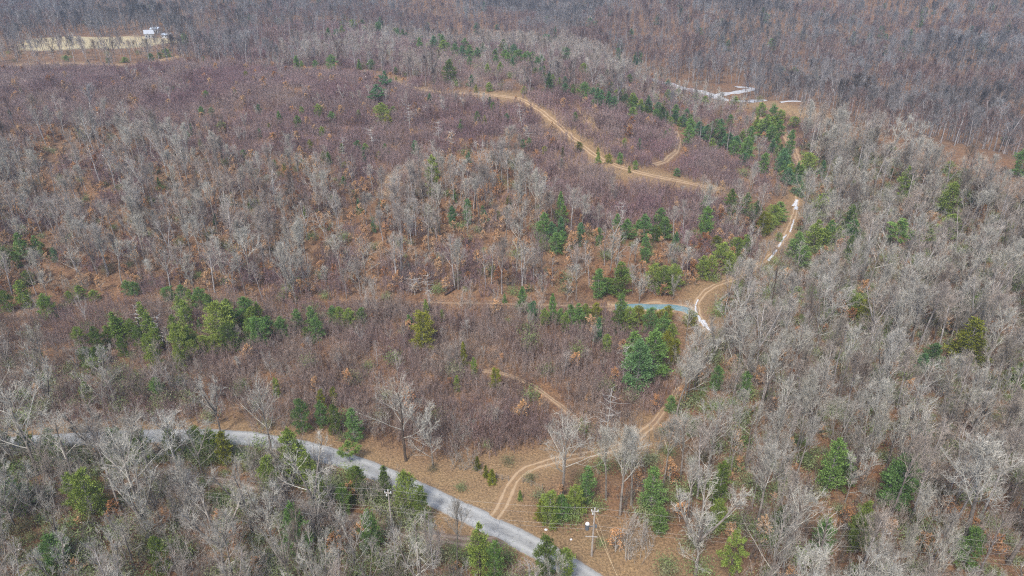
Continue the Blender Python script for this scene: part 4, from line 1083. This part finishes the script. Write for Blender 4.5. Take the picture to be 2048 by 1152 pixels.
BELT = [(700, 60), (800, 85), (860, 95), (960, 115), (1040, 130), (1100, 160), (1180, 195), (1260, 215), (1340, 240), (1420, 275), (1480, 300), (1530, 260), (1570, 330), (1600, 370)]
for (a, b), (c, d) in zip(BELT[:-1], BELT[1:]):
    for _ in range(8):
        t = _r.random(); hh = _r.uniform(14, 30) * (0.7 + (b / 500))
        CONIFERS.append((a + (c - a) * t + _r.gauss(0, 14), b + (d - b) * t + _r.gauss(0, 9), hh, hh * _r.uniform(.5, .75), _r.choice([P_, P_, K_, L_, O_]), _r.choice(['pine', 'blue_pine', 'olive'])))
for _ in range(64):
    v = _r.uniform(6, 135) ** 1.0; u = _r.uniform(1080, 2040) if _r.random() < .75 else _r.uniform(300, 1080)
    hh = 9 + v * 0.12 + _r.uniform(0, 8)
    if not (1270 < u < 1620 and v > 130): CONIFERS.append((u, v, hh, hh * .6, _r.choice([P_, K_, L_, O_]), _r.choice(['pine', 'blue_pine', 'blue_pine'])))
for _ in range(34):                                 # seedlings among the hilltop thicket
    CONIFERS.append((_r.uniform(400, 1440), _r.uniform(170, 470), _r.uniform(10, 20), _r.uniform(8, 14), _r.choice([O_, K_, P_]), _r.choice(['pine', 'blue_pine', 'olive', 'yellow'])))
SHW = {P_: 'plumed pine', K_: 'pointed cedar', L_: 'columnar cedar', O_: 'rounded evergreen', N_: 'open-crowned pine'}
KIND = {P_: ('pine_tree', 'pine'), N_: ('pine_tree', 'pine'), K_: ('cedar_tree', 'cedar'), L_: ('cedar_tree', 'cedar'), O_: ('evergreen_tree', 'evergreen')}
COLW = {'pine': 'mid green', 'blue_pine': 'dark bluish green', 'olive': 'olive green', 'yellow': 'yellow-green'}
con_xy = []
for (u, v, hp, wp, kind, mt) in CONIFERS:
    if mt == 'brushy': mt = 'olive'
    x, y = pix(u, v)
    cover = 2.3 if any(inpoly(ZW[q], np.array([x]), np.array([y]))[0] for q in ('scrub_low', 'strip')) else 1.6 if any(inpoly(ZW[q], np.array([x]), np.array([y]))[0] for q in ('scrub_high', 'slope', 'right_wood', 'left_wood', 'foreground')) else 0.4
    dv = cover * cp * FPX / float(proj(x, y, H(x, y))[2])      # its foot stands behind the thicket in front of it
    v += dv; hp += dv
    x, y = pix(u, v)
    z = float(H(x, y)); dep = float(proj(x, y, z)[2])
    h = min(height_for(x, y, hp), 26)
    wm = wp / FPX * dep * 0.94
    opts = CON[(kind, mt)]
    tm, cm, hg, wd = opts[int(rng.integers(len(opts)))]
    sz = h / hg; sx = wm / wd
    sx = min(max(sx, sz * 0.45), sz * 2.2)
    r = empty(KIND[kind][0], x, y, 0, rng.uniform(0, 6.28), (sx, sx, sz))
    part('trunk', tm, r); part('crown', cm, r)
    r['category'] = KIND[kind][1]
    r['group'] = KIND[kind][1] + ' trees scattered over the hillside'
    pl, uu, vv = place(x, y)
    sw = 'tiny' if h < 3.5 else 'small' if h < 6 else 'tall' if h > 12 else 'middling'
    con_items.append([r, '%s %s %s %s' % (sw, COLW[mt], SHW[kind], pl), uu, ''])
    con_xy.append((x, y, max(sx * 2.0, 1.2)))
con_xy = np.array(con_xy)

# the scattered bare trees: the nearest ones in view are things, the rest a wood
T = [(x, y, h, pal, z) for x, y, h, pal, z in trees if (np.hypot(con_xy[:, 0] - x, con_xy[:, 1] - y) > con_xy[:, 2] * 0.8 + 0.5).all() and (np.hypot(nb_xy[:, 0] - x, nb_xy[:, 1] - y) > 4.0).all()]
near, rest = [], []
def thin_out(T, spots):
    """drop most trees growing directly in front of things the survey found standing clear"""
    A = np.array([(t[0], t[1], t[2]) for t in T]); z = H(A[:, 0], A[:, 1])
    u, v, d = proj(A[:, 0], A[:, 1], z); ut, vt, dt = proj(A[:, 0], A[:, 1], z + A[:, 2])
    cw = 0.22 * A[:, 2] * FPX / d
    uc = 0.4 * u + 0.6 * ut
    keep = np.ones(len(T), bool)
    for (su, sv, sh, sw, p) in spots:
        hit = (np.abs(uc - su) < sw / 2 + cw * 0.5) & (v > sv - 3) & (vt < sv - sh * 0.2)
        keep &= ~(hit & (rng.random(len(T)) < p))
    return [t for t, k_ in zip(T, keep) if k_]
spots = [(1183, 1112, 94, 26, 1.0), (1215, 1130, 60, 30, 1.0), (1130, 1100, 30, 40, 0.8)] + [(c[0], c[1], c[2], c[3] * 0.8, 0.93 if (c[2] >= 54 and c[0] > 1380 and c[1] < 860) or c[0] in (1858, 1722, 1892) else 0.55 if c[1] > 860 and c[0] > 1200 else 0.62) for c in CONIFERS]
for (u, v) in [(1402, 650), (1396, 632), (1392, 615), (1400, 597), (1420, 580), (1450, 565), (1530, 520), (1550, 500), (1565, 480), (1580, 450), (1590, 415)]: spots.append((u, v, 6, 14, 0.9))
for u in range(1215, 1380, 12): spots.append((u, 614, 6, 8, 0.6))
for (u, v) in smooth([(470, 876), (560, 887), (640, 906), (720, 932), (800, 966), (900, 1012), (980, 1050), (1060, 1090)], 14): spots.append((u, v, 20, 10, 0.5))
T = thin_out(T, spots)
cand = []
for t in T:
    u, v, d = proj(t[0], t[1], H(t[0], t[1])); ut, vt, dt = proj(t[0], t[1], H(t[0], t[1]) + t[2])
    if -40 < u < 2090 and vt < 1150 and v > 0 and v < 1290: cand.append((float(d), t))
    else: rest.append(t)
cand.sort(key=lambda a: a[0])
near = [t for d, t in cand[:300 - len(NOTABLE)]]
rest += [t for d, t in cand[300 - len(NOTABLE):]]
ZV = {'slope': [1, 3, 5, 8, 1, 2, 10, 11, 7], 'right_wood': [0, 1, 2, 3, 4, 5, 7, 8, 9, 10, 11, 10, 3], 'foreground': [0, 2, 4, 6, 7, 9, 11, 8], 'left_wood': [0, 2, 4, 6, 7, 9, 11]}
for x, y, h, pal, z in near:
    ks = ZV.get(z, list(range(12)))
    bare_tree(x, y, h, pal, int(ks[rng.integers(len(ks))]), wide=rng.uniform(0.62, 0.98))
settle_labels(bare_items); settle_labels(con_items)

by = {}
for x, y, h, pal, z in rest:
    ks = ZV.get(z, list(range(12)))
    k = int(ks[rng.integers(len(ks))])
    by.setdefault(pal, []).append((x, y, float(H(x, y)), rng.uniform(0, 6.28), h / BARE[k]['h'], k))
for x, y in zip(farx, fary):
    k = int(rng.integers(12)); h = rng.uniform(11, 17)
    pn = 0.6 * float(vnoise(x + 900, y, 70)) + 0.4 * float(vnoise(x, y + 400, 28)) + rng.uniform(-.12, .12)
    h *= 0.75 + 0.5 * float(vnoise(x, y, 22))
    by.setdefault('farred' if pn > 0.62 - (0.04 if x > 60 else 0) else 'fardark' if pn < 0.42 else 'far', []).append((x, y, float(H(x, y)), rng.uniform(0, 6.28), h / BARE[k]['h'] * 1.1, k))
WL = {'pale': 'pale leafless hardwoods of the right-hand wood and foreground seen as one mass', 'grey': 'grey leafless hardwoods massed on the hillside above the creek', 'far': 'distant light grey leafless forest on the far hills', 'farred': 'distant russet-tinged leafless forest patches on the far hills', 'fardark': 'distant dark grey leafless forest patches on the far hills'}
for pal, rows in by.items():
    a = np.array(rows)
    print('wood', pal, len(a))
    instancer('woodland', 'wood_' + pal, a[:, :3], a[:, 3], a[:, 4], a[:, 5], WL[pal], 'forest')
def scat(name, coll, arrs, n, s0, s1, label, cat, clear=None):
    p = np.vstack(arrs)
    if len(con_xy):
        keep = np.ones(len(p), bool)
        for cx, cy, cr in con_xy: keep &= np.hypot(p[:, 0] - cx, p[:, 1] - cy) > cr * 0.6
        p = p[keep]
    print(name, len(p))
    return instancer(name, coll, np.c_[p, H(p[:, 0], p[:, 1])], rng.uniform(0, 6.28, len(p)), rng.uniform(s0, s1, len(p)), rng.integers(0, n, len(p)), label, cat)
scat('thicket', 'scrub', scr, 5, 0.75, 1.15, 'reddish-brown leafless thicket filling the old clearing above the road', 'thicket')
scat('thicket', 'scrub_far', scrf, 4, 0.7, 1.1, 'purplish-brown leafless sapling thicket over the cleared hilltop', 'thicket')
scat('leafy_saplings', 'sapling', sapl, 4, 0.5, 1.25, 'saplings still holding dry orange-tan leaves under the bare trees', 'saplings')
scat('underbrush', 'brush', brsh, 6, 0.6, 1.5, 'green and grey underbrush between the tree trunks', 'underbrush')

# ------------------------------------------------------------------ man-made things
def boxV(cx, cy, cz, sx, sy, sz):
    V = np.array([(cx + a * sx / 2, cy + b * sy / 2, cz + c * sz / 2) for a in (-1, 1) for b in (-1, 1) for c in (-1, 1)])
    F = np.array([(0, 1, 3, 2), (4, 6, 7, 5), (0, 4, 5, 1), (2, 3, 7, 6), (0, 2, 6, 4), (1, 5, 7, 3)])
    return V, F
def cyl(cx, cy, z0, z1, r0, r1, k=12):
    th = np.arange(k) * 2 * math.pi / k
    V = np.vstack([np.c_[cx + r0 * np.cos(th), cy + r0 * np.sin(th), np.full(k, z0)], np.c_[cx + r1 * np.cos(th), cy + r1 * np.sin(th), np.full(k, z1)], [[cx, cy, z1]], [[cx, cy, z0]]])
    F = [(j, (j + 1) % k, k + (j + 1) % k, k + j) for j in range(k)] + [(k + j, k + (j + 1) % k, 2 * k, 2 * k) for j in range(k)]
    return V, F
def mesh_py(name, parts, mat, smooth=False):
    vs, fs, off = [], [], 0
    for V, F in parts:
        for f in F:
            f = [int(a) + off for a in f]
            if f[-1] == f[-2]: f = f[:3]
            fs.append(f)
        vs += [tuple(v) for v in V]; off += len(V)
    me = bpy.data.meshes.new(name); me.from_pydata(vs, [], fs); me.materials.append(mat); me.update()
    return me

def utility_pole(u, v, h, label, transformer=False, az=0.0):
    x, y = pix(u, v)
    r = empty('utility_pole', x, y, 0, az); tag(r, label, 'utility pole', 'utility poles of the power line')
    part('pole', mesh_py('pole', [cyl(0, 0, -0.5, h, 0.17, 0.11, 10)], M['pole']), r)
    ca = part('crossarm', mesh_py('crossarm', [boxV(0, -0.14, h - 0.35, 1.1, 0.12, 0.14)], M['arm']), r)
    for sx in (-0.48, 0.48): part('insulator', mesh_py('insulator', [cyl(sx, -0.14, h - 0.27, h + 0.02, 0.10, 0.07, 8)], M['ceramic']), ca)
    part('insulator', mesh_py('insulator', [cyl(0, 0.0, h, h + 0.28, 0.10, 0.06, 8)], M['ceramic']), ca)
    part('insulator', mesh_py('insulator', [cyl(-0.28, -0.05, h - 1.05, h - 0.75, 0.12, 0.09, 8)], M['ceramic']), ca)
    if transformer:
        t = part('transformer', mesh_py('transformer', [cyl(-1.0, -0.2, h - 4.1, h - 2.95, 0.31, 0.31, 14), boxV(-0.5, -0.1, h - 3.6, 0.9, 0.1, 0.12)], M['can']), r)
        part('lid', mesh_py('lid', [cyl(-1.0, -0.2, h - 2.948, h - 2.78, 0.35, 0.26, 14)], M['lid']), t)
        part('splice_case', mesh_py('splice_case', [boxV(0.32, -0.25, h - 3.3, 0.3, 0.25, 0.55)], M['can']), r)
        part('lower_crossarm', mesh_py('lower_crossarm', [boxV(-0.25, -0.2, h - 5.6, 1.9, 0.1, 0.1)], M['arm']), r)
    return Vector((x, y, float(H(x, y)))), h
hp = height_for(*pix(1183, 1112), 94)
p1, h1 = utility_pole(1183, 1112, hp, 'grey wooden utility pole with transformer beside the paved road', True, R(-4))
p2, h2 = utility_pole(1741, 1158, hp, 'utility pole whose white top shows among bare trees at lower right', False, R(-4))
p0, h0 = utility_pole(786, 1074, hp, 'utility pole with white insulators behind green shrubs left of the road', False, R(-6))
d_ = (p1 - p0); pL = p0 - d_.normalized() * 48
pL.z = float(H(pL.x, pL.y))
hx, hh_ = pL.x, hp
def pole_at(x, y, h, label):
    r = empty('utility_pole', x, y); tag(r, label, 'utility pole', 'utility poles of the power line')
    part('pole', mesh_py('pole', [cyl(0, 0, -0.5, h, 0.17, 0.11, 10)], M['pole']), r)
    part('crossarm', mesh_py('crossarm', [boxV(0, -0.14, h - 0.35, 1.1, 0.12, 0.14)], M['arm']), r)
pole_at(pL.x, pL.y, hp, 'plain utility pole half hidden in the wood at the lower left')
pR = p2 + (p2 - p1).normalized() * 48; pR.z = float(H(pR.x, pR.y))
def wire(offs, z, label, rad, sag=0.9):
    pts = []
    P = [pL, p0, p1, p2, pR]
    for a, b in zip(P[:-1], P[1:]):
        n = 14
        for k in range(n):
            t = k / n
            q = a.lerp(b, t); q = Vector((q.x, q.y, q.z + z - sag * 4 * t * (1 - t)))
            pts.append((q.x, q.y + offs, q.z))
    pts.append((P[-1].x, P[-1].y + offs, P[-1].z + z))
    s = [(*a, *b, rad, rad) for a, b in zip(pts[:-1], pts[1:])]
    V, F = tubes(s, 4)
    o = link(bpy.data.objects.new('power_line', mesh_from('power_line', V, F, [M['wire']])))
    tag(o, label, 'power line', 'wires of the power line')
wire(0, hp + 0.28, 'topmost pale wire strung between the pole tops', 0.015)
wire(-0.12, hp - 0.95, 'second wire from top, just under the pole crossarms', 0.010)
wire(-0.2, hp - 3.25, 'pair of low cables passing the transformer, upper cable', 0.014, 0.5)
wire(-0.3, hp - 3.9, 'lowest sagging cable passing just under the transformer', 0.014, 0.6)
for k, (u, v, lab) in enumerate([(1228, 1140, 'left steep guy wire running from the pole down to the grass'), (1248, 1182, 'right long guy wire running from the pole down past the bottom edge')]):
    gx1, gy1 = pix(u, v)
    top = (p1.x + 0.1, p1.y, p1.z + hp - 0.9 - 2.4 * k)
    V, F = tubes([(*top, gx1, gy1, float(H(gx1, gy1)), 0.028, 0.028)], 4)
    g = link(bpy.data.objects.new('guy_wire', mesh_from('guy_wire', V, F, [M['guy']])))
    tag(g, lab, 'guy wire', 'guy wires of the utility pole')

def fence(pts, label):
    P = [pix(u, v) for u, v in pts]
    r = empty('fence', *P[0]); tag(r, label, 'fence', 'wire fences at the driveway mouth')
    ox, oy, oz = r.location
    tops = []
    for x, y in P:
        z = float(H(x, y))
        part('post', mesh_py('post', [cyl(x - ox, y - oy, z - oz - 0.3, z - oz + 1.35, 0.08, 0.07, 7)], M['post']), r)
        tops.append((x - ox, y - oy, z - oz))
    for hz in (0.5, 0.9, 1.2):
        s = [(a[0], a[1], a[2] + hz, b[0], b[1], b[2] + hz, 0.012, 0.012) for a, b in zip(tops[:-1], tops[1:])]
        V, F = tubes(s, 3); part('wire', mesh_from('wire', V, F, [M['wire']]), r)
fence([(930, 940), (962, 950), (993, 958), (1004, 961), (1017, 963)], 'low post and wire fence left of the driveway mouth')
fence([(1046, 966), (1062, 972), (1085, 982)], 'low post and wire fence right of the driveway mouth')

# burnt snags
def snag(u, v, hpx, label, seed):
    x, y = pix(u, v); h = height_for(x, y, hpx)
    rg = random.Random(seed); r = empty('burnt_snag', x, y); tag(r, label, 'dead tree', 'burnt dead pine trunks')
    segs, p, rad = [], np.array([0, 0, -0.3]), 0.32
    n = 12
    for i in range(n):
        q = p + np.array([rg.gauss(0, .06), rg.gauss(0, .06), (h + .3) / n]); r2 = rad * 0.84
        segs.append((*p, *q, rad, r2)); p, rad = q, r2
    V, F = tubes(segs, 7); part('trunk', mesh_from('trunk', V, F, [M['char']]), r)
    st = []
    for i in range(26):
        s = segs[rg.randint(3, n - 1)]; a = np.array(s[:3]); az = rg.uniform(0, 6.28); L = rg.uniform(.4, 1.5)
        st.append((*a, *(a + np.array([math.cos(az) * L, math.sin(az) * L, rg.uniform(-.2, .3)])), 0.06, 0.03))
    V, F = tubes(st, 3); part('branch_stubs', mesh_from('branch_stubs', V, F, [M['snow_white']]), r)
snag(290, 690, 84, 'thin charred snag with broken white stubs, left of two among pines', 1)
snag(331, 700, 74, 'black charred pine snag standing in the green pines, right of two', 2)

# bleached dead stems and fallen logs
def pale_snag(u, v, hpx, label, seed, lean=0.0):
    x, y = pix(u, v); h = height_for(x, y, hpx); rg = random.Random(seed)
    r = empty('dead_tree', x, y); tag(r, label, 'dead tree', 'bleached dead trees')
    segs, p, rad, n = [], np.array([0, 0, -.3]), h * 0.009 + .04, 10
    for i in range(n):
        q = p + np.array([lean * h / n + rg.gauss(0, .07), rg.gauss(0, .05), (h + .3) / n]); segs.append((*p, *q, rad, rad * .86)); p = q; rad *= .86
    V, F = tubes(segs, 6); part('trunk', mesh_from('trunk', V, F, [M['snow_white']]), r)
    st = []
    for i in range(34):
        s = segs[rg.randint(4, n - 1)]; a = np.array(s[:3]); az = rg.uniform(0, 6.28); L = rg.uniform(.5, 2.2)
        b = a + np.array([math.cos(az) * L, math.sin(az) * L, rg.uniform(-.3, .5) * L]); st.append((*a, *b, .05, .025))
        for _ in range(2): st.append((*b, *(b + np.array([rg.gauss(0, .5), rg.gauss(0, .5), rg.gauss(0.1, .3)])), .028, .015))
    V, F = tubes(st, 3); part('crown', mesh_from('crown', V, F, [M['snow_white']]), r)
for i, (u, v, hp_, ln, lab) in enumerate([
    (1210, 905, 128, 0.02, 'thin bleached dead tree with drooping stubs above the driveway bend'), (110, 128, 30, -0.12, 'white bare pole-like dead trunk by the yellow field'),
    (1045, 262, 56, -0.15, 'leaning white dead stem on the ridge slope'), (1057, 290, 40, -0.1, 'lower white dead stem leaning on the ridge slope'),
    (1090, 408, 60, -0.02, 'slim bleached dead tree in the middle of the slope'), (858, 604, 60, 0.0, 'white broken dead stem at the slope foot'), (830, 590, 34, 0.0, 'short white dead stump-like stem at the slope foot'),
    (688, 330, 60, 0.05, 'white dead stem among small pines upper left'), (1237, 470, 70, 0.02, 'pale dead tree with flat stubs among slope pines'), (1245, 760, 70, 0.03, 'thin pale dead stem left of the big front pine'),
    (905, 300, 40, 0.0, 'white slim dead stem below the ridge track'), (745, 300, 50, 0, 'white slim dead stem left of centre on the upper slope'), (820, 262, 56, 0, 'tall white slim dead stem on the upper slope'), (880, 290, 50, 0.02, 'white slim dead stem on the upper slope right of the tall one')]):
    pale_snag(u, v, hp_, lab, 300 + i, ln)
def log(u0, v0, u1, v1, rad, mat, label):
    a = pix(u0, v0); b = pix(u1, v1)
    mx, my = (a[0] + b[0]) / 2, (a[1] + b[1]) / 2
    r = empty('fallen_log', mx, my); oz = r.location.z
    segs = []; n = 5
    for k in range(n):
        t0, t1 = k / n, (k + 1) / n
        q = [a[0] + (b[0] - a[0]) * t - mx for t in (t0, t1)]; s = [a[1] + (b[1] - a[1]) * t - my for t in (t0, t1)]
        z = [float(H(q[i] + mx, s[i] + my)) - oz + rad * .8 + 0.25 for i in (0, 1)]
        segs.append((q[0], s[0], z[0], q[1], s[1], z[1], rad * (1 - .12 * k), rad * (1 - .12 * (k + 1))))
    V, F = tubes(segs, 6); part('trunk', mesh_from('trunk', V, F, [mat]), r); tag(r, label, 'log', 'fallen logs')
    st = [(segs[k][3], segs[k][4], segs[k][5], segs[k][3] + rng.uniform(-.8, .8), segs[k][4] + rng.uniform(-.8, .8), segs[k][5] + rng.uniform(.3, 1.0), .05, .02) for k in range(4)]
    V, F = tubes(st, 3); part('branch_stubs', mesh_from('branch_stubs', V, F, [mat]), r)
for a in [(805, 580, 832, 588, .28, M['darklog'], 'dark fallen log at the slope foot, left end of the creek'), (890, 592, 925, 570, .25, M['darklog'], 'dark fallen log slanting up at the slope foot'), (978, 578, 990, 590, .3, M['darklog'], 'short dark fallen log at the slope foot near the creek'),
          (1438, 604, 1458, 588, .28, M['log'], 'pale fallen log right of the track bend by the creek'), (1368, 540, 1345, 532, .22, M['log'], 'thin pale fallen log among the slope pines'), (1206, 920, 1215, 945, .2, M['log'], 'thin fallen log right of the driveway bend'),
          (1890, 570, 1935, 560, .2, M['log'], 'pale fallen log in the right-hand wood'), (1236, 1074, 1246, 1064, .1, M['log'], 'small pale fallen branch right of the utility pole')]: log(*a)

def litter(u, v, s, label):
    x, y = pix(u, v); rg = np.random.default_rng(int(u))
    n = 9; th = np.arange(n) * 2 * math.pi / n
    ring = [np.c_[np.cos(th) * s * f * rg.uniform(.7, 1.2, n), np.sin(th) * s * f * rg.uniform(.6, 1.1, n), np.full(n, zz) + rg.uniform(-.04, .05, n)] for f, zz in ((1, 0.02), (.8, s * .4), (.3, s * .6))]
    V = np.vstack(ring + [[[0, 0, s * .62]]])
    F = [(k * n + j, k * n + (j + 1) % n, (k + 1) * n + (j + 1) % n, (k + 1) * n + j) for k in range(2) for j in range(n)] + [(2 * n + j, 2 * n + (j + 1) % n, 3 * n, 3 * n) for j in range(n)]
    o = link(bpy.data.objects.new('plastic_bag', mesh_py('plastic_bag', [(V, F)], M['plastic']))); o.location = (x, y, float(H(x, y)))
    tag(o, label, 'litter', 'litter on the verge')
litter(1092, 1060, 0.32, 'crumpled white plastic bag on the leafy verge above the road'); litter(1142, 1079, 0.22, 'small white litter scrap on the grass left of the utility pole')

# farmhouse and shed by the field
def house(u, v, L, W, Hh, az, roofmat, label, name, roofh=1.8):
    x, y = pix(u, v); r = empty(name, x, y, 0, az); tag(r, label, 'house' if name == 'farmhouse' else 'shed')
    part('wall', mesh_py('wall', [boxV(0, 0, Hh / 2 - .3, L, W, Hh + .6)], M['wall']), r)
    e = 0.4
    V = np.array([(-L / 2 - e, -W / 2 - e, Hh), (L / 2 + e, -W / 2 - e, Hh), (L / 2 + e, W / 2 + e, Hh), (-L / 2 - e, W / 2 + e, Hh), (-L / 2 - e, 0, Hh + roofh), (L / 2 + e, 0, Hh + roofh)])
    V[:, 2] += 0.003
    F = [(0, 1, 5, 4), (2, 3, 4, 5), (0, 4, 3, 3), (1, 2, 5, 5), (0, 3, 2, 1)]
    part('roof', mesh_py('roof', [(V, F)], roofmat), r)
    for k in range(3):
        part('window', mesh_py('window', [boxV(-L / 2 + L * (k + .5) / 3, -W / 2 - .02, 1.5, 0.9, .08, 1.1)], M['glass']), r)
house(300, 76, 6, 5, 3.0, R(24), M['roof2'], 'small white farmhouse at the right end of the yellow field', 'farmhouse', 2.6)
house(313, 66, 6, 5, 3, R(-10), M['roof'], 'blue-roofed outbuilding behind the white farmhouse', 'shed', 1.4)
house(335, 76, 6, 4, 2.2, R(-6), M['roof'], 'low white shed right of the farmhouse', 'shed', 1.2)

# ------------------------------------------------------------------ air
HZ = 0.00020
me = mesh_py('haze', [boxV(0, 1500, 60, 5000, 4600, 300)], M['glass'])
hm = bpy.data.materials.new('haze'); hm.use_nodes = True
hn = hm.node_tree; hn.nodes.clear()
ho = hn.nodes.new('ShaderNodeOutputMaterial'); hv = hn.nodes.new('ShaderNodeVolumePrincipled')
hv.inputs['Color'].default_value = (0.62, 0.76, 0.97, 1); hv.inputs['Density'].default_value = HZ
hn.links.new(hv.outputs[0], ho.inputs['Volume'])
me.materials.clear(); me.materials.append(hm)
USE_HAZE = True
if USE_HAZE:
    tag(link(bpy.data.objects.new('haze', me)), 'thin bluish winter haze in the air', 'haze', kind='stuff')
from collections import Counter
print(Counter(o.name.split('.')[0] for o in bpy.data.objects if o.parent is None).most_common(8))
print('bare things', len(NOTABLE) + len(near), 'conifers', len(CONIFERS), 'dup labels', sum(1 for i in bare_items if 'such' not in i[0]['label']))
